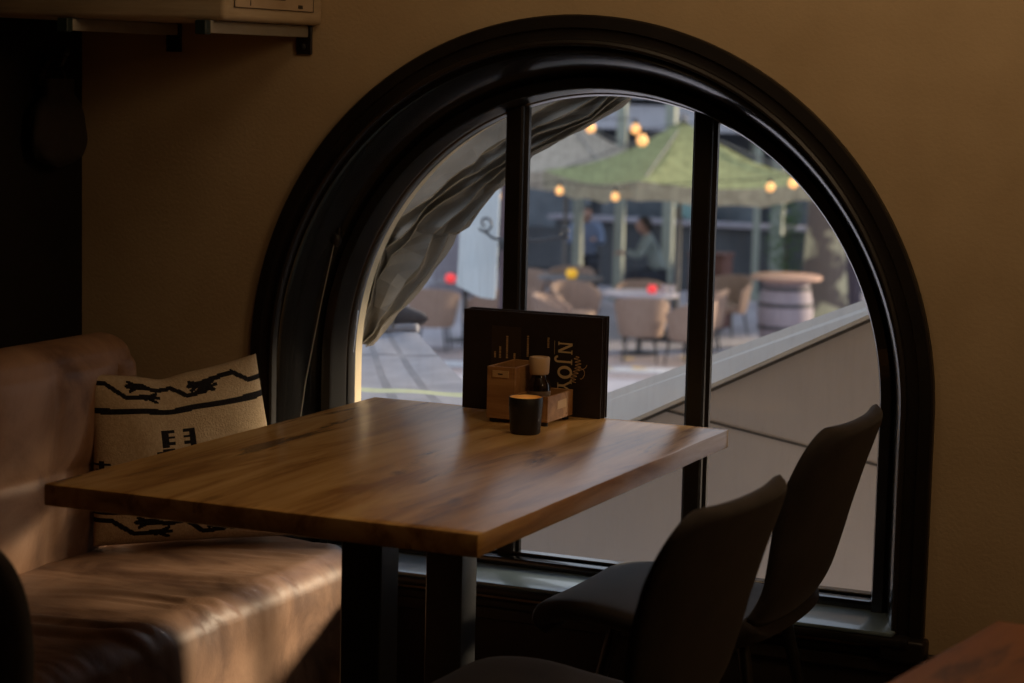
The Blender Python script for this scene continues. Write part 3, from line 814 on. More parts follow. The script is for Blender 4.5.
# ------------------------------------------------------------------ folded canopy outside the window
# fold lines of the gathered cloth (x, z), from the edge along the arch to the free edge
RIBS = [
    [(-0.957, 0.817), (-0.942, 0.919), (-0.91, 1.017), (-0.866, 1.104), (-0.802, 1.201), (-0.708, 1.303), (-0.589, 1.392), (-0.508, 1.43), (-0.433, 1.451), (-0.33, 1.463), (-0.229, 1.466)],
    [(-0.952, 0.823), (-0.914, 0.946), (-0.877, 1.074), (-0.864, 1.117), (-0.771, 1.18), (-0.704, 1.23), (-0.635, 1.281), (-0.569, 1.327), (-0.507, 1.38), (-0.432, 1.43), (-0.33, 1.458)],
    [(-0.952, 0.818), (-0.925, 0.928), (-0.91, 1.029), (-0.855, 1.075), (-0.803, 1.117), (-0.771, 1.168), (-0.703, 1.21), (-0.634, 1.26), (-0.565, 1.301), (-0.506, 1.358), (-0.393, 1.402), (-0.314, 1.452)],
    [(-0.951, 0.812), (-0.928, 0.92), (-0.901, 0.992), (-0.854, 1.045), (-0.808, 1.1), (-0.778, 1.138), (-0.676, 1.207), (-0.633, 1.238), (-0.565, 1.279), (-0.506, 1.342), (-0.359, 1.387), (-0.299, 1.45)],
    [(-0.951, 0.805), (-0.896, 0.877), (-0.846, 0.938), (-0.784, 1.012), (-0.758, 1.077), (-0.764, 1.092), (-0.667, 1.17), (-0.617, 1.224), (-0.565, 1.267), (-0.505, 1.32), (-0.348, 1.385), (-0.274, 1.448)],
    [(-0.948, 0.797), (-0.896, 0.857), (-0.846, 0.91), (-0.797, 0.968), (-0.748, 1.026), (-0.709, 1.097), (-0.69, 1.103), (-0.595, 1.21), (-0.564, 1.245), (-0.505, 1.301), (-0.422, 1.342), (-0.343, 1.385), (-0.246, 1.446)],
]
NR, NS = len(RIBS) - 1, 24
rnd = random.Random(11)
crest, trough = [], []
for i in range(NR + 1):
    c, t = [], []
    for j in range(NS + 1):
        q = j / NS; a = polyline(RIBS[i], q); b = polyline(RIBS[max(i - 1, 0)], q)
        dy = .016 * noise.noise(Vector((q * 8, i * 3.1, 0)))
        c.append(Vector((a[0] + .004 * rnd.uniform(-1, 1), .345 + .006 * i + dy, a[1] + .004 * rnd.uniform(-1, 1))))
        w = .30 if i else 0
        t.append(Vector((a[0] + (b[0] - a[0]) * w, .405 + .006 * i + dy + .022 * rnd.uniform(-1, 1), a[1] + (b[1] - a[1]) * w)))
    crest.append(c); trough.append(t)
bm = bmesh.new()
def strip(a, b):
    va = [bm.verts.new(p) for p in a]; vb = [bm.verts.new(p) for p in b]
    for k in range(len(a) - 1): bm.faces.new((va[k], va[k + 1], vb[k + 1], vb[k]))
for i in range(NR):
    mid = [(p + q) / 2 + Vector((0, .012 * rnd.uniform(-1, 1), 0)) for p, q in zip(crest[i], trough[i + 1])]
    strip(crest[i], mid); strip(mid, trough[i + 1]); strip(trough[i + 1], crest[i + 1])
bmesh.ops.remove_doubles(bm, verts=bm.verts[:], dist=.0001)
aw = thing('window_canopy', 'folded grey fabric canopy hanging outside the upper left of the window', 'canopy', (-.99, .30, .70))
cf = keep(link('canopy_fabric', bm, M['awning']), aw)
for i in range(1, NR + 1):
    bm = bmesh.new(); tube(bm, crest[i], .0016, 5); link('hem', bm, M['hem'], cf)

# ------------------------------------------------------------------ sloping parapet outside
pp = thing('sloping_parapet', 'grey-brown clad parapet with a pale sloping coping outside the lower right panes', 'parapet', (0, 1.3, 0))
def hull(bm, quad, off, mi=0):
    a = [bm.verts.new(p) for p in quad]; b = [bm.verts.new(Vector(p) + Vector(off)) for p in quad]
    bm.faces.new(a); bm.faces.new(b[::-1])
    for k in range(len(a)):
        k2 = (k + 1) % len(a); bm.faces.new((a[k2], a[k], b[k], b[k2]))
def pf(x): return .576 + .510 * (x + .462)       # front top edge
def pb(x): return .676 + .4245 * (x + .462)      # back top edge
XA, XB, PY, PW = -1.02, .42, 1.0, .25
bm = bmesh.new()
def prism(bm, rows):
    """rows: list of closed sections (same vertex count) joined into a solid"""
    vv = [[bm.verts.new(p) for p in r] for r in rows]
    for a, b in zip(vv[:-1], vv[1:]):
        for k in range(len(a)):
            k2 = (k + 1) % len(a); bm.faces.new((a[k], a[k2], b[k2], b[k]))
    bm.faces.new(vv[0][::-1]); bm.faces.new(vv[-1])
prism(bm, [[(x, PY + .004, -1.85), (x, PY + .004, pf(x) - .004), (x, PY + PW - .01, pb(x) - .01), (x, PY + PW - .01, -1.85)] for x in (XA + .01, XB)])
keep(link('wall_body', bm, M['stone']), pp)
bm = bmesh.new()
prism(bm, [[(x, PY - .008, pf(x) - .012), (x, PY - .006, pf(x) + .0), (x, PY + PW, pb(x)), (x, PY + PW + .005, pb(x) - .02)] for x in (XA, XB)])
keep(link('coping', bm, M['coping']), pp)
# open joints between the cladding sheets
def joint(p, q, w=.004):
    bm_ = JB
    d = (Vector(q) - Vector(p)).normalized(); n = Vector((-d.z, 0, d.x)) * w
    a = [Vector(p) - n, Vector(q) - n, Vector(q) + n, Vector(p) + n]
    hull(bm_, [v + Vector((0, -.001, 0)) for v in a], (0, .006, 0))
JB = bmesh.new()
joint((XA, PY + .002, pf(XA) - .018), (XB, PY + .002, pf(XB) - .018), .0035)
joint((-.37, PY + .002, .607), (.02, PY + .002, .545), .003); joint((.02, PY + .002, .545), (.40, PY + .002, .483), .003)
keep(link('joint', JB, M['joint']), pp)

# ------------------------------------------------------------------ striped awning below the window
sa = thing('striped_awning', 'pale grey striped canvas awning sloping away below the lower left pane', 'awning', (-1.4, 1.6, .5))
A0, A1, A2, A3 = Vector((-1.75, .55, .60)), Vector((-.52, .55, .60)), Vector((-1.90, 2.6, .535)), Vector((-2.75, 2.6, .50))
A0, A1, A2, A3 = Vector((-1.80, .42, .57)), Vector((-.40, .42, .60)), Vector((-1.918, 2.6, .556)), Vector((-2.60, 2.6, .50))
bm = bmesh.new()
def aw_pt(u, v):
    p = A0 * (1 - u) * (1 - v) + A1 * u * (1 - v) + A2 * u * v + A3 * (1 - u) * v
    return p + Vector((0, 0, -.05 * math.sin(PI * v) + .006 * noise.noise(Vector((u * 6, v * 6, 0)))))
vs, fs = grid(bm, 64, 48, aw_pt)
for i in range(64):
    for j in range(48):
        if i in (4, 5, 12, 13, 20, 21, 28, 29, 36, 37, 44, 45, 52, 53): fs[i * 48 + j].material_index = 1
        if j in (22, 23): fs[i * 48 + j].material_index = 2
        if j in (38,): fs[i * 48 + j].material_index = 1
r = bmesh.ops.extrude_face_region(bm, geom=bm.faces[:])
bmesh.ops.translate(bm, vec=(0, 0, -.008), verts=[g for g in r['geom'] if isinstance(g, bmesh.types.BMVert)])
keep(link('canvas', bm, [M['canfab'], M['canstripe'], M['cangreen']], smooth='auto'), sa)
bm = bmesh.new(); tube(bm, [A3 + Vector((0, 0, .012)), (A2 + A3) / 2 + Vector((0, .03, .018)), A2 + Vector((0, 0, .012))], [.022, .026, .018], 12)
keep(link('front_bar', bm, M['canfab'], smooth=True), sa)
rb = thing('fabric_bundle', 'dark rolled bundle lying on the far edge of the striped awning', 'bundle', (-2.1, 2.63, .55))
bm = bmesh.new()
def bun(u, v):
    a = 2 * PI * u; w = math.sin(PI * min(max(v, .0001), .9999)) ** .45
    return Vector(((v - .5) * .42, .045 * w * math.cos(a), .052 + .052 * w * math.sin(a) + .006 * noise.noise(Vector((v * 6, a, 0)))))
grid(bm, 16, 24, bun, True); link('rolled_cloth', bm, M['darkbun'], rb, smooth=True)
for v in (-.10, .09):
    bm = bmesh.new(); tube(bm, [(v, .05 * math.cos(a), .052 + .056 * math.sin(a)) for a in [2 * PI * k / 16 for k in range(17)]], .006, 6)
    link('strap', bm, M['pole'], rb, smooth=True)

# ------------------------------------------------------------------ added awning, out of view, keeps sun off upper backrest and tabletop
na = thing('sun_blocker_awning', 'added beige canvas awning that blocks sun, unseen outside to the right of the window', 'awning', (2.6, WT, 1.6))
bm = bmesh.new()
def naf(u, v): return Vector((1.05 + 3.6 * u, WT + .02 + 2.3 * v, 3.55 - 1.70 * v - .05 * math.sin(PI * v) + .01 * math.sin(u * 40)))
grid(bm, 40, 12, naf)
r = bmesh.ops.extrude_face_region(bm, geom=bm.faces[:]); bmesh.ops.translate(bm, vec=(0, 0, .01), verts=[g for g in r['geom'] if isinstance(g, bmesh.types.BMVert)])
keep(link('canvas', bm, M['awn2']), na)
bm = bmesh.new()
grid(bm, 60, 3, lambda u, v: Vector((1.05 + 3.6 * u, WT + 2.325, 1.865 - v * (.20 + .03 * abs(math.sin(u * 38))))))
keep(link('valance', bm, M['awn2']), na)
bm = bmesh.new(); tube(bm, [(1.05, WT + 2.32, 1.865), (4.65, WT + 2.32, 1.865)], .02, 10); keep(link('front_bar', bm, M['pole']), na)
for x in (1.1, 4.6):
    bm = bmesh.new(); tube(bm, [(x, WT + .001, 2.3), (x, WT + 2.3, 1.875)], .014, 8); keep(link('arm', bm, M['pole']), na)

# ------------------------------------------------------------------ street and terrace
G = -1.85
struct('trim_2', B(-30, 14, WT + .3, 60, G - .3, G), M['pave'])['label'] = 'street paving'
bpy.data.objects['trim_2'].name = 'ground'
bm = bmesh.new()
prism(bm, [[(-16, 15.2, G + .004), (-16, 17.6, G + .004), (-16, 17.6, G), (-16, 15.2, G)], [(-3, 16.6 + 3.0, G + .004), (-3, 18.9 + 3.0, G + .004), (-3, 18.9 + 3.0, G), (-3, 16.6 + 3.0, G)]])
struct('street_strip', bm, M['road'])
bm = bmesh.new()
prism(bm, [[(-16, 17.6, G + .02), (-16, 18.0, G + .02), (-16, 18.0, G), (-16, 17.6, G)], [(-3, 21.9, G + .02), (-3, 22.3, G + .02), (-3, 22.3, G), (-3, 21.9, G)]])
bm.free()
bm = bmesh.new()
prism(bm, [[(x, 18.55 + (x + 7.6) * .35, G + .02), (x, 18.95 + (x + 7.6) * .35, G + .02), (x, 18.95 + (x + 7.6) * .35, G), (x, 18.55 + (x + 7.6) * .35, G)] for x in (-16, -3)])
struct('kerb', bm, M['kerb'])

def make_wicker(label, loc, rz, m='wicker', group=None):
    t = thing('wicker_chair', label, 'chair', (0, 0, 0))
    bm = bmesh.new()
    A = math.radians(232)
    def rad(v): return .235 + .075 * v ** .8
    def top(u):
        s = abs(2 * u - 1); return .60 + .17 * (1 - s ** 2.2) - .0 * s
    def f(u, v):
        a = -A / 2 + A * u
        z = .30 + (top(u) - .30) * v
        return Vector((rad(v) * math.cos(a), rad(v) * math.sin(a) * 1.05, z))
    def f2(u, v):
        a = -A / 2 + A * u
        z = .30 + (top(u) - .30) * v
        return Vector(((rad(v) - .035) * math.cos(a), (rad(v) - .035) * math.sin(a) * 1.05, z))
    a_, _ = grid(bm, 36, 10, f); b_, _ = grid(bm, 36, 10, f2)
    for i in range(36):
        bm.faces.new((a_[i][10], a_[i + 1][10], b_[i + 1][10], b_[i][10])); bm.faces.new((a_[i][0], a_[i + 1][0], b_[i + 1][0], b_[i][0]))
    for e in (0, 36):
        for j in range(10): bm.faces.new((a_[e][j], a_[e][j + 1], b_[e][j + 1], b_[e][j]))
    link('backrest', bm, M[m], t, smooth='auto')
    bm = bmesh.new(); lathe(bm, [(0, .30), (.20, .30), (.235, .33), (.235, .40), (.21, .425), (0, .43)], (-.03, 0, 0), 28)
    link('seat', bm, M[m], t, smooth='auto')
    for sx, sy in ((-1, -1), (-1, 1), (1, -1), (1, 1)):
        bm = bmesh.new(); tube(bm, [(sx * .16, sy * .16, .31), (sx * .20, sy * .20, 0)], [.016, .012], 8); link('leg', bm, M['ometal'], t, smooth='auto')
    t.location = loc; t.rotation_euler = (0, 0, rz)
    return t
# local +x is the direction of the backrest
def face(dx, dy): return math.atan2(dy, dx)
W0 = make_wicker('light wicker tub chair seen from behind, in front of the red lantern table', (-7.60, 19.75, G), face(.36, -.93))
WG = 'wicker chairs on the terrace'
W0['group'] = WG
def wick(label, x, y, rz, m=None):
    c = copy_tree(W0); c.location = (x, y, G); c.rotation_euler = (0, 0, rz); c['label'] = label
    return c
wick('light wicker tub chair turned sideways, left of the red lantern table', -8.45, 19.25, face(-.95, -.3))
wick('wicker tub chair half behind the sideways one', -8.85, 20.75, face(-.8, .6))
wick('wicker tub chair on the far side of the red lantern table', -8.25, 21.4, face(-.3, .95))
wick('wicker tub chair behind the red lantern table, right of the far one', -7.60, 22.85, face(.2, .98))
wick('wicker tub chair partly hidden by the right upright bar', -6.98, 19.7, face(.95, -.3))
wick('broad wicker tub chair just left of the barrel table', -7.30, 21.05, face(.9, .2))
wick('wicker tub chair below the grey canopy edge, left of the pale banner', -10.05, 19.2, face(.3, -.95))
wick('wicker tub chair just left of the pale banner base', -9.62, 19.75, face(.95, .1))
wick('wicker tub chair between the pale banner and the left upright bar', -10.08, 21.9, face(-.2, .95))
wick('wicker tub chair just right of the left upright bar', -9.05, 20.05, face(-.3, -.9))
wick('wicker tub chair at the yellow lantern table, near the left bar', -9.75, 22.7, face(-.2, .95))

def make_otable(label, loc, r, m, square=False):
    t = thing('terrace_table', label, 'table', loc)
    bm = bmesh.new()
    if square: box(bm, -r, r, -r, r, .70, .74, .01, 2)
    else: lathe(bm, [(0, .705), (r - .01, .705), (r, .71), (r, .735), (r - .005, .74), (0, .74)], n=36)
    link('tabletop', bm, M[m], t, smooth='auto')
    bm = bmesh.new(); lathe(bm, [(0, .03), (.04, .03), (.032, .06), (.032, .66), (.10, .69), (.10, .705), (0, .705)], n=16); link('pedestal', bm, M['ometal'], t, smooth='auto')
    bm = bmesh.new(); lathe(bm, [(0, 0), (.24, 0), (.24, .012), (.05, .03), (0, .03)], n=24); link('base', bm, M['ometal'], t, smooth='auto')
    return t
make_otable('grey terrace table carrying the red lantern, between the two upright bars', (-7.85, 20.35, G), .46, 'otable').rotation_euler.z = .4
make_otable('dark terrace table with the yellow lantern, near the left upright bar', (-9.35, 21.75, G), .42, 'otabled')
make_otable('dark terrace table with a red lantern, left of the pale banner', (-10.15, 20.3, G), .40, 'otabled')
def lantern(name, label, loc, m, s=1.):
    t = thing(name, label, 'lantern', loc)
    bm = bmesh.new(); lathe(bm, [(0, 0), (.045 * s, 0), (.072 * s, .03 * s), (.078 * s, .07 * s), (.06 * s, .115 * s), (.05 * s, .12 * s), (.045 * s, .115 * s), (.06 * s, .07 * s), (.04 * s, .012), (0, .012)], n=24); link('glass_bowl', bm, M[m], t, smooth='auto')
    bm = bmesh.new(); lathe(bm, [(0, .0125), (.03 * s, .0125), (.03 * s, .05 * s), (0, .05 * s)], n=14); link('candle', bm, M['wax'], t, smooth='auto')
    return t
lantern('candle_lantern', 'red glass candle lantern on the grey terrace table', (-7.72, 20.40, G + .741), 'red', .75)
lantern('candle_lantern', 'yellow glass lantern on the terrace table near the left upright bar', (-9.25, 21.55, G + .741), 'yellow', .95)
lantern('candle_lantern', 'red glass candle lantern on the table left of the pale banner', (-10.24, 20.06, G + .741), 'red', .85)
def tumbler(label, x, y):
    bm = bmesh.new(); lathe(bm, [(0, 0), (.032, 0), (.040, .10), (.037, .10), (.030, .012), (0, .012)], n=16)
    o = link('tumbler', bm, M['tumbler'], smooth='auto'); o.location = (x, y, G + .741); tag(o, label, 'glass', 'tumblers on the grey terrace table')
tumbler('frosted tumbler on the grey terrace table, just right of its red lantern', -7.58, 20.45)
tumbler('frosted tumbler on the grey terrace table, second right of its red lantern', -7.48, 20.42)

# barrel table
br = thing('barrel_table', 'grey wooden barrel table with a round terracotta top at the right', 'barrel table', (-6.52, 21.9, G))
bm = bmesh.new(); lathe(bm, [(0, 0), (.27, 0), (.30, .10), (.335, .28), (.345, .43), (.335, .58), (.30, .76), (.27, .86), (0, .86)], n=40); link('barrel', bm, M['barrelw'], br, smooth='auto')
for z, r in ((.10, .303), (.28, .338), (.56, .341), (.76, .303)):
    bm = bmesh.new(); lathe(bm, [(r - .012, -.022), (r + .004, -.022), (r + .004, .022), (r - .012, .022)], (0, 0, z), 40); link('hoop', bm, M['ometal'], br, smooth='auto')
bm = bmesh.new(); lathe(bm, [(0, .862), (.42, .862), (.44, .875), (.44, .905), (.42, .915), (0, .915)], n=40); link('round_top', bm, M['barreltop'], br, smooth='auto')

# parasols
def parasol(name, label, c, r, zr, za, rot, m, mv, val=.17):
    t = thing(name, label, 'parasol', (c[0], c[1], G), rot)
    zr -= G; za -= G
    bm = bmesh.new()
    corners = [Vector((r * math.cos(k * PI / 2), r * math.sin(k * PI / 2), zr)) for k in range(4)]
    for k in range(4):
        a, b = corners[k], corners[(k + 1) % 4]; ap = Vector((0, 0, za))
        def f(u, v, a=a, b=b, ap=ap):
            e = a + (b - a) * u
            p = ap + (e - ap) * v
            p.z -= .10 * math.sin(PI * u) * v ** 2 + .14 * math.sin(PI * v) * (1 - .0)
            return p
        grid(bm, 16, 14, f)
    bmesh.ops.remove_doubles(bm, verts=bm.verts[:], dist=.001)
    link('canopy', bm, M[m], t, smooth=True)
    bm = bmesh.new()
    for k in range(4):
        a, b = corners[k], corners[(k + 1) % 4]
        def g(u, v, a=a, b=b):
            e = a + (b - a) * u; e = e * 1.003; e.z = zr
            e.z -= .10 * math.sin(PI * u) + val * v * (1 - .18 * abs(math.sin(u * PI * 3)))
            return e
        grid(bm, 30, 3, g)
    link('valance', bm, M[mv], t, smooth=True)
    bm = bmesh.new(); lathe(bm, [(0, .03), (.03, .03), (.03, za - .02), (0, za - .02)], n=14); link('pole', bm, M['pole'], t, smooth='auto')
    bm = bmesh.new(); lathe(bm, [(0, za - .01), (.09, za - .005), (.06, za + .03), (.02, za + .08), (0, za + .09)], n=16); link('finial', bm, M['pole'], t, smooth='auto')
    bm = bmesh.new(); box(bm, -.4, .4, -.4, .4, 0, .06, .01); link('base_plate', bm, M['ometal'], t)
    for k in range(4):
        bm = bmesh.new(); tube(bm, [Vector((0, 0, za - .06)), corners[k] * .98 + Vector((0, 0, -.02 + .0))], .012, 6); link('rib', bm, M['pole'], t)
    return t
VIEW = math.atan2(26.5, -9.8)
parasol('parasol', 'sage green square parasol with a beige scalloped valance', (-8.02, 22.1), 1.84, .23, .93, VIEW + PI + math.radians(-16), 'parg', 'valance', .24)
parasol('parasol', 'beige square parasol left of and behind the green one', (-10.5, 24.25), 1.78, .245, .885, VIEW + PI + math.radians(20), 'parb', 'parb', .26)

# terrace pavilion: posts, fascia, shopfront
YF = 29.
for k, (x, y, w, lab) in enumerate(((-11.03, 26.0, .13, 'pale green post behind the left end of the green parasol'), (-12.1, 26.0, .07, 'slim pale post, first from the left under the parasols'),
        (-10.45, 26.2, .13, 'pale green post between the two seated people'), (-9.83, 26.6, .15, 'wide pale green post right of the leaning person'),
        (-8.72, 27.4, .09, 'slim pale post seen just right of the right upright bar'), (-8.487, 27.7, .17, 'wide pale green post beside the plane tree'))):
    t = thing('terrace_post', lab, 'post', (x, y, G))
    bm = bmesh.new(); box(bm, -w / 2, w / 2, -w / 2, w / 2, .02, 2.95 if k != 99 else 2, .01, 2); link('shaft', bm, M['post'], t)
    bm = bmesh.new(); box(bm, -w / 2 - .04, w / 2 + .04, -w / 2 - .04, w / 2 + .04, 0, .10, .008, 1); link('foot', bm, M['post'], t)
bl = thing('shop_building', 'dark slate shopfront with a pale horizontal fascia behind the terrace', 'building', (-11, 30, G))
def bb(name, m, *a, **k): return keep(link(name, B(*a, **k), M[m], smooth=False), bl)
bb('wall', 'facade', -19, -7.2, YF + 1.0, YF + 1.4, G, 5.2)
bb('fascia', 'beam', -17, -7.25, YF - .2, YF + .9, .60, 1.00, .02)
bb('cornice', 'beam', -17, -7.25, YF - .35, YF + .9, 1.10, 1.22, .02)
bb('upper_storey', 'facaded', -17, -7.25, YF + .5, YF + .99, 1.23, 5.1)
for k in range(6):
    x = -16.6 + k * 1.45
    bb('shop_window', 'winlit', x, x + 1.25, YF + .93, YF + .99, G + .75, .25)
    bb('stall_riser', 'facaded', x - .02, x + 1.27, YF + .90, YF + .985, G + .05, G + .74, .01)
for x in (-15.2, -12.4, -9.55):
    bb('pilaster', 'post', x - .1, x + .1, YF + .80, YF + .985, .25, .58, .01)
sg = thing('round_sign', 'pale turquoise round sign in the shop window behind the post', 'sign', (-10.62, YF + .90, -.55))
bm = bmesh.new(); lathe(bm, [(0, -.015), (.30, -.015), (.32, 0), (.30, .015), (0, .015)], n=32); bmesh.ops.rotate(bm, matrix=Matrix.Rotation(PI / 2, 3, 'X'), verts=bm.verts[:])
link('disc', bm, mat('turquoise_sign', (.30, .55, .55), .6, (.36, .6, .6), 6), sg, smooth='auto')
bm = bmesh.new(); box(bm, -.012, .012, -.01, .01, .30, .80); link('hanger', bm, M['ometal'], sg)
# counter under the pavilion
ct = thing('bar_counter', 'long grey counter behind the seated people', 'counter', (-10.0, 28.2, G))
keep(link('counter_top', B(-12.4, -7.6, 28.0, 28.6, G + 1.02, G + 1.08, .01), M['otable']), ct)
keep(link('counter_front', B(-12.3, -7.7, 28.1, 28.55, G, G + 1.02, .01), M['facaded']), ct)

# bulbs
def bulb(lab, p, s=1.):
    t = thing('light_bulb', lab, 'light bulb', p, group='warm bulbs strung over the terrace')
    bm = bmesh.new(); lathe(bm, [(0, -.075 * s), (.035 * s, -.068 * s), (.058 * s, -.03 * s), (.055 * s, .01 * s), (.03 * s, .045 * s), (.02 * s, .055 * s), (0, .055 * s)], n=16); link('bulb_glass', bm, M['bulb'], t, smooth=True)
    bm = bmesh.new(); lathe(bm, [(0, .05 * s), (.024 * s, .05 * s), (.024 * s, .11 * s), (0, .115 * s)], n=12); link('socket', bm, M['socket'], t, smooth='auto')
    return t
for lab, p, s in (('warm bulb under the left end of the green parasol valance', (-9.13, 20.8, .05), .85), ('warm bulb under the near corner of the green parasol', (-8.21, 20.35, .035), .85),
               ('warm bulb beside the slim post, right of the right upright bar', (-6.42, 20.8, .21), .9), ('amber bulb nearest the right side of the window arch', (-6.14, 20.8, .27), 1.),
               ('amber bulb just right of the grey canopy tip', (-8.74, 20.8, .835), 1.), ('amber bulb above the green parasol, upper of the close pair', (-8.15, 20.8, .84), 1.), ('amber bulb above the green parasol, lower of the close pair', (-8.06, 20.8, .71), 1.15),
               ('small warm bulb beside the left upright bar under the canopy', (-9.96, 20.8, -.06), .7)): bulb(lab, p, s)
for lab, pts in (('thin black cable carrying the higher amber bulbs', [(-11.5, 20.8, 1.35), (-8.74, 20.8, .94), (-8.15, 20.8, .945), (-8.06, 20.8, .83), (-7.2, 20.8, .95), (-4.5, 20.8, 1.6)]),
                 ('thin black cable carrying the bulbs below the parasol', [(-12.0, 20.9, .05), (-9.96, 20.8, .02), (-9.13, 20.8, .145), (-8.21, 20.35, .13), (-6.42, 20.8, .305), (-6.14, 20.8, .38), (-3.5, 21, .55)])):
    bm = bmesh.new(); tube(bm, pts, .007, 6); tag(link('bulb_cable', bm, M['socket'], smooth=True), lab, 'cable')

# plane tree, shrub, right-hand posts
tr = thing('plane_tree', 'mottled cream and brown plane tree trunk at the right of the terrace', 'tree', (-6.84, 24.6, G))
bm = bmesh.new()
def trk(u, v):
    a = 2 * PI * u; r = .27 + .14 * math.exp(-v * 9) - .05 * v + .02 * noise.noise(Vector((math.cos(a) * 2, math.sin(a) * 2, v * 6)))
    return Vector((r * math.cos(a) + .05 * v, r * math.sin(a), v * 5.2))
grid(bm, 32, 50, trk, True); link('trunk', bm, M['bark'], tr, smooth=True)
for (dx, dy, dz) in ((1.6, .6, 1.9), (-1.4, .9, 2.1), (.4, -.8, 2.4)):
    bm = bmesh.new(); tube(bm, [(.05, 0, 4.6), (.05 + dx * .4, dy * .4, 5.2 + dz * .3), (.05 + dx, dy, 5.2 + dz)], [.24, .17, .09], 12); link('branch', bm, M['bark'], tr, smooth=True)
sh = thing('potted_shrub', 'small green shrub in a dark planter left of the plane tree', 'shrub', (-8.02, 26.6, G))
bm = bmesh.new(); lathe(bm, [(0, 0), (.22, 0), (.28, .45), (.25, .46), (.23, .40), (0, .40)], n=24); link('planter', bm, M['trunkpot'], sh, smooth='auto')
bm = bmesh.new()
for k in range(420):
    a = random.uniform(0, 2 * PI); z = random.uniform(.45, 1.55); rr = random.uniform(.05, .32) * (1 - abs(z - .95) / 1.0) ** .4
    c = Vector((rr * math.cos(a), rr * math.sin(a), z)); mt = Matrix.Rotation(random.uniform(0, 6), 4, 'Z') @ Matrix.Rotation(random.uniform(-1.2, 1.2), 4, 'X')
    q = [Vector((-.045, 0, 0)), Vector((0, -.02, .012)), Vector((.045, 0, 0)), Vector((0, .02, .012))]
    bm.faces.new([bm.verts.new(c + mt @ p) for p in q])
l_ = link('foliage', bm, M['leaf'], sh, recalc=False); l_['kind'] = 'stuff'
bm = bmesh.new(); tube(bm, [(0, 0, .38), (.02, 0, .8), (0, .02, 1.3)], [.02, .015, .008], 8); link('stem', bm, M['bark'], sh)
t = thing('painted_post', 'purple-brown painted post right of the plane tree', 'post', (-6.85, 26.0, G))
bm = bmesh.new(); box(bm, -.13, .13, -.13, .13, 0, 4.6, .01); link('shaft', bm, M['purple'], t)
bm = bmesh.new(); box(bm, -.17, .17, -.17, .17, 0, .18, .01); link('foot', bm, M['purple'], t)
t = thing('pale_house', 'pale blue rendered house front beyond the plane tree at the far right', 'building', (-5.5, 28, G))
bm = bmesh.new(); box(bm, -1.35, 3.2, 0, .9, .0, 5.2, .02); link('wall', bm, M['palewall'], t)
bm = bmesh.new(); box(bm, -1.38, 3.2, -.04, .0, .0, .45, .01); link('plinth', bm, M['brickcol'], t)
t = thing('stacked_box', 'red-brown box standing behind the broad wicker chair by the barrel', 'box', (-8.1, 23.6, G))
bm = bmesh.new(); box(bm, -.24, .24, -.2, .2, 0, .95, .015); link('box_body', bm, M['redbox'], t)
bm = bmesh.new(); box(bm, -.26, .26, -.22, .22, .951, 1.0, .01); link('lid', bm, M['redbox'], t)

# banner on a wrought iron bracket
bp_ = thing('banner_post', 'dark post with a scrolled iron bracket outside the left pane', 'post', (-3.135, 6.02, G))
bm = bmesh.new(); lathe(bm, [(0, 0), (.10, 0), (.10, .03), (.028, .06), (.024, 3.4), (.03, 3.42), (0, 3.46)], n=18); link('shaft', bm, M['purple'], bp_, smooth='auto')
def scroll(c, r, turns, s, st=0.):
    return [Vector((c[0] + s * (r * (1 - .72 * k / 40)) * math.cos(st + turns * 2 * PI * k / 40), c[1], c[2] + (r * (1 - .72 * k / 40)) * math.sin(st + turns * 2 * PI * k / 40))) for k in range(41)]
ZB = .63 - G
bm = bmesh.new(); tube(bm, [(.36, 0, ZB + .028), (.2, 0, ZB + .0), (.0, 0, ZB - .012), (-.07, 0, ZB - .002), (-.122, 0, ZB + .035)] , .008, 8); link('bracket_arm', bm, M['iron'], bp_, smooth=True)
bm = bmesh.new(); tube(bm, scroll((-.112, 0, ZB + .072), .046, 1.15, 1, PI * 1.2)[:], .0065, 8); link('scroll', bm, M['iron'], bp_, smooth=True)
bm = bmesh.new(); tube(bm, scroll((.34, 0, ZB + .05), .036, 1.2, -1, PI * 1.3), .0065, 8); link('scroll', bm, M['iron'], bp_, smooth=True)
bm = bmesh.new(); ball(bm, (0, 0, ZB - .03), .036, 1, 1, 1.3); link('boss', bm, M['iron'], bp_, smooth=True)
bn = thing('banner', 'pale blue cloth banner hanging left of the iron bracket post', 'banner', (-3.345, 6.17, .20))
bm = bmesh.new()
def ban(u, v):
    w = .225; x = -w / 2 + w * u + .028 * (v - .5); z = 1.05 * v
    if v < .1: z += .05 * (1 - v / .1) * (abs(1 - u) ** 2) * 1.2
    return Vector((x - .01, .012 * math.sin(u * 7 + v * 3), z + .09))
grid(bm, 18, 40, ban)
r = bmesh.ops.extrude_face_region(bm, geom=bm.faces[:]); bmesh.ops.translate(bm, vec=(0, .006, 0), verts=[g for g in r['geom'] if isinstance(g, bmesh.types.BMVert)])
link('cloth', bm, M['banner'], bn, smooth='auto')
bm = bmesh.new(); tube(bm, [(-.13, .003, 1.145), (.12, .003, 1.145)], .008, 8); link('rod', bm, M['iron'], bn)
t = thing('brick_pier', 'dull purple-grey brick pier far behind the iron bracket post', 'pier', (-12.75, 25.5, G))
bm = bmesh.new(); box(bm, -.28, .28, -.28, .28, .16, 3.3, .01); link('shaft', bm, M['brickcol'], t)
bm = bmesh.new(); box(bm, -.34, .34, -.34, .34, 0, .16, .01); link('foot', bm, M['brickcol'], t)

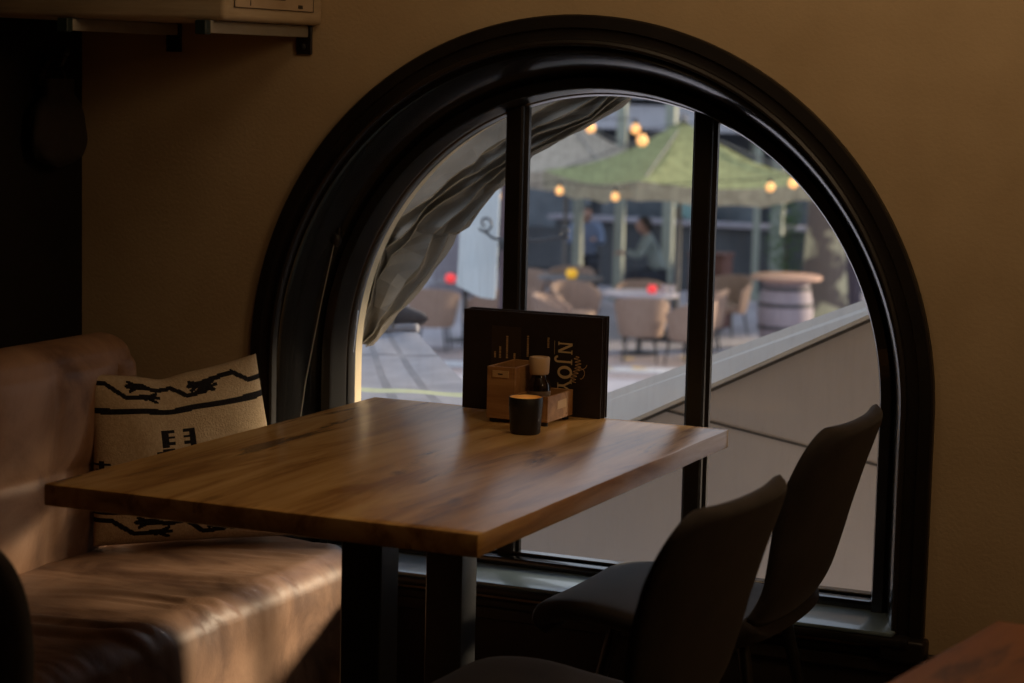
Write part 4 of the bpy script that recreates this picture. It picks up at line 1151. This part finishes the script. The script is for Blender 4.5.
# fallen leaves
for lab, x, y in (('fallen yellow leaf on the paving below the wicker chair seen from behind', -7.72, 20.55 - .9), ('fallen yellow leaf on the paving beside the right upright bar', -7.20, 20.2), ('fallen ochre leaf on the kerb, lower right of the menu top', -7.30, 18.95), ('fallen ochre leaf on the kerb just right of the menu', -7.62, 18.75)):
    bm = bmesh.new()
    pts = [(0, -.09), (.05, -.05), (.10, -.04), (.07, .0), (.09, .06), (.03, .05), (0, .11), (-.03, .05), (-.09, .06), (-.07, 0), (-.10, -.04), (-.05, -.05)]
    a = [bm.verts.new((px, py, .012 + .02 * abs(px) * 5)) for px, py in pts]; c = bm.verts.new((0, 0, .01))
    for k in range(12): bm.faces.new((a[k], a[(k + 1) % 12], c))
    r = bmesh.ops.extrude_face_region(bm, geom=bm.faces[:]); bmesh.ops.translate(bm, vec=(0, 0, .003), verts=[g for g in r['geom'] if isinstance(g, bmesh.types.BMVert)])
    o = link('fallen_leaf', bm, M['fallen']); o.location = (x, y, G + .012); o.rotation_euler.z = random.uniform(0, 6); tag(o, lab, 'leaf', 'fallen leaves')

# ------------------------------------------------------------------ the two people on the terrace
def skinned(name, verts, edges, radii, m, parent, sub=2):
    me = bpy.data.meshes.new(name); me.from_pydata([Vector(v) for v in verts], edges, []); me.materials.append(m)
    o = bpy.data.objects.new(name, me); COL.objects.link(o)
    sk = o.modifiers.new('skin', 'SKIN'); sk.use_smooth_shade = True
    lay = me.skin_vertices[0].data if me.skin_vertices else None
    if lay is None:
        bm = bmesh.new(); bm.from_mesh(me); bm.verts.layers.skin.verify(); bm.to_mesh(me); bm.free(); lay = me.skin_vertices[0].data
    for i, r in enumerate(radii):
        lay[i].radius = r if isinstance(r, tuple) else (r, r)
        lay[i].use_root = (i == 0)
    ss = o.modifiers.new('sub', 'SUBSURF'); ss.levels = sub; ss.render_levels = sub
    o.parent = parent
    return o
def person(label, loc, rz, lean, shirt, armpose):
    t = thing('person', label, 'person', loc, rz)
    # faces -y locally; seated, hips at .48
    L = lean
    hip = (0, 0, .50); sp = (0, -.02 - L * .25, .72); chst = (0, -.04 - L * .55, .95 - L * .08); nk = (0, -.05 - L * .72, 1.10 - L * .14)
    sh = [(s * .19, -.045 - L * .66, 1.05 - L * .12) for s in (-1, 1)]
    el = [(s * .25, -.12 - L * .75 - armpose * .1, .80 - L * .12) for s in (-1, 1)]
    wr_ = [(s * .14, -.34 - L * .75, .80 - L * .10 + armpose * .12) for s in (-1, 1)]
    V = [hip, sp, chst, nk, sh[0], sh[1], el[0], el[1], wr_[0], wr_[1]]
    E = [(0, 1), (1, 2), (2, 3), (2, 4), (2, 5), (4, 6), (5, 7), (6, 8), (7, 9)]
    skinned('jacket', V, E, [(.17, .13), (.16, .12), (.18, .12), .06, .075, .075, .055, .055, .040, .040], shirt, t)
    V = [(0, .0, .49)]; E = []; R = [(.17, .12)]
    for s in (-1, 1):
        n = len(V); V += [(s * .10, -.05, .48), (s * .13, -.45, .50), (s * .13, -.45, .10), (s * .13, -.42, .05), (s * .14, -.62, .035)]; R += [.095, .075, .05, .048, .032]
        E += [(0, n), (n, n + 1), (n + 1, n + 2), (n + 2, n + 3), (n + 3, n + 4)]
    skinned('trousers', V, E, R, M['trous'], t)
    hx, hy, hz = nk[0], nk[1] - .03 - L * .06, nk[2] + .13
    bm = bmesh.new(); bmesh.ops.create_uvsphere(bm, u_segments=24, v_segments=16, radius=.105)
    for v in bm.verts:
        v.co.x *= .80; v.co.z *= 1.15
        if v.co.z < -.04: v.co.x *= .85; v.co.y -= .012
        if v.co.y < -.08: v.co.y -= .022 * math.exp(-(v.co.x / .02) ** 2 - ((v.co.z + .005) / .03) ** 2)
    tube(bm, [(0, .03, -.07), (0, .035, -.17)], [.048, .055], 14)
    for s in (-1, 1):
        ball(bm, (s * .085, .01, -.005), .024, .35, .8, 1.2, 10)
        ball(bm, (s * .032, -.090, .015), .011, 1, .6, .7, 8)
    ball(bm, (0, -.094, -.052), .016, 1.3, .5, .4, 8)
    bmesh.ops.translate(bm, vec=(hx, hy, hz), verts=bm.verts[:]); link('head', bm, M['skin'], t, smooth=True)
    bm = bmesh.new(); bmesh.ops.create_uvsphere(bm, u_segments=24, v_segments=16, radius=.115)
    for v in bm.verts:
        v.co.x *= .83; v.co.z *= 1.12; v.co.y += .008
    bmesh.ops.delete(bm, geom=[v for v in bm.verts if v.co.z < -.01 and v.co.y < .03 or (v.co.y < -.045 and v.co.z < .055) or v.co.z < -.08], context='VERTS')
    r = bmesh.ops.extrude_face_region(bm, geom=bm.faces[:]); bmesh.ops.scale(bm, vec=(.92, .92, .92), verts=[g for g in r['geom'] if isinstance(g, bmesh.types.BMVert)])
    bmesh.ops.translate(bm, vec=(hx, hy, hz), verts=bm.verts[:]); link('hair', bm, M['hair'], t, smooth=True)
    for k, s in enumerate((-1, 1)):
        w = Vector(wr_[k]); V = [w, w + Vector((-s * .02, -.05, .0)), w + Vector((-s * .03, -.085, 0))]; E = [(0, 1), (1, 2)]; R = [.026, (.036, .016), (.034, .014)]
        for f in range(4):
            n = len(V); b = w + Vector((-s * (.012 + .014 * f), -.095, 0)); ln = (.032, .038, .036, .028)[f]
            V += [b, b + Vector((0, -ln, -.008)), b + Vector((0, -ln * 1.7, -.026))]; R += [.009, .008, .007]; E += [(2, n), (n, n + 1), (n + 1, n + 2)]
        n = len(V); V += [w + Vector((-s * .055, -.055, .004)), w + Vector((-s * .07, -.09, 0))]; R += [.010, .008]; E += [(1, n), (n, n + 1)]
        skinned('hand', V, E, R, M['skin'], t, 1)
    return t
AX = math.atan2(-.40, .91)      # local -y turned towards the window
person('person in a blue-grey shirt seated facing the window on the far terrace', (-11.27, 26.9, G), math.radians(22), .10, M['shirtb'], .6)
person('person in a grey-green jacket leaning forward in profile on the terrace', (-9.45, 25.3, G), math.radians(-66), .22, M['shirtg'], .2)
def stool(label, x, y, rz):
    t = thing('bar_stool', label, 'stool', (x, y, G), rz)
    bm = bmesh.new(); box(bm, -.2, .2, -.2, .2, .31, .355, .012, 2); link('seat', bm, M['wickerd'], t)
    for sx in (-1, 1):
        for sy in (-1, 1):
            bm = bmesh.new(); tube(bm, [(sx * .16, sy * .16, .312), (sx * .18, sy * .18, 0)], .016, 8); link('leg', bm, M['ometal'], t, smooth='auto')
stool('low dark stool under the person in the blue-grey shirt', -11.27, 26.93, math.radians(22))
stool('low dark stool under the person in the grey-green jacket', -9.45, 25.33, math.radians(-66))

# ------------------------------------------------------------------ light
w = bpy.data.worlds.new('overcast_sky'); SC.world = w; w.use_nodes = True
nt = w.node_tree; bg = nt.nodes['Background']
tc = nt.nodes.new('ShaderNodeTexCoord'); sx = nt.nodes.new('ShaderNodeSeparateXYZ'); rp = nt.nodes.new('ShaderNodeValToRGB')
rp.color_ramp.elements[0].position = .0; rp.color_ramp.elements[0].color = (.50, .50, .52, 1)
rp.color_ramp.elements[1].position = .7; rp.color_ramp.elements[1].color = (.62, .72, .90, 1)
nt.links.new(tc.outputs['Generated'], sx.inputs['Vector']); nt.links.new(sx.outputs['Z'], rp.inputs['Fac']); nt.links.new(rp.outputs['Color'], bg.inputs['Color'])
bg.inputs['Strength'].default_value = 1.45

def light(name, typ, loc, energy, col, **k):
    l = bpy.data.lights.new(name, typ); l.energy = energy; l.color = col
    for a, b in k.items(): setattr(l, a, b)
    o = bpy.data.objects.new(name, l); COL.objects.link(o); o.location = loc
    return o
s = light('low_sun', 'SUN', (5, 12, 6), 7.0, (1., .78, .54), angle=math.radians(6))
d = Vector((-.97, -1., -.37)); s.rotation_euler = d.to_track_quat('-Z', 'Y').to_euler()
light('unseen_warm_lamp', 'POINT', (.80, -1.05, 2.12), 9.5, (1., .70, .42), shadow_soft_size=.18)
light('unseen_warm_lamp', 'POINT', (-.15, -.80, 2.30), 3.6, (1., .72, .44), shadow_soft_size=.18)  # added to brighten the tabletop and left wall, no lamp known here
light('unseen_warm_lamp', 'POINT', (2.4, -1.6, 2.12), 9, (1., .66, .38), shadow_soft_size=.18)

# ------------------------------------------------------------------ camera
cam = bpy.data.cameras.new('camera'); co = bpy.data.objects.new('camera', cam); COL.objects.link(co)
Rv = Vector((.9106354, .4125543, .0232817)); Uv = Vector((-.0708633, .1004121, .9924192)); Bv = Vector((.4070890, -.9053819, .1206738))
mw = Matrix.Identity(4)
for i in range(3): mw[i][0] = Rv[i]; mw[i][1] = Uv[i]; mw[i][2] = Bv[i]
mw.translation = Vector((1.6736614, -4.5501878, 1.5)); co.matrix_world = mw
cam.sensor_width = 36.; cam.lens = 78.43; cam.clip_start = .05; cam.clip_end = 200
cam.dof.use_dof = True; cam.dof.focus_distance = 4.75; cam.dof.aperture_fstop = 4.5
SC.camera = co
SC.view_settings.view_transform = 'Standard'; SC.view_settings.look = 'None'; SC.view_settings.exposure = 0.; SC.view_settings.gamma = 1.; SC.view_settings.use_curve_mapping = False
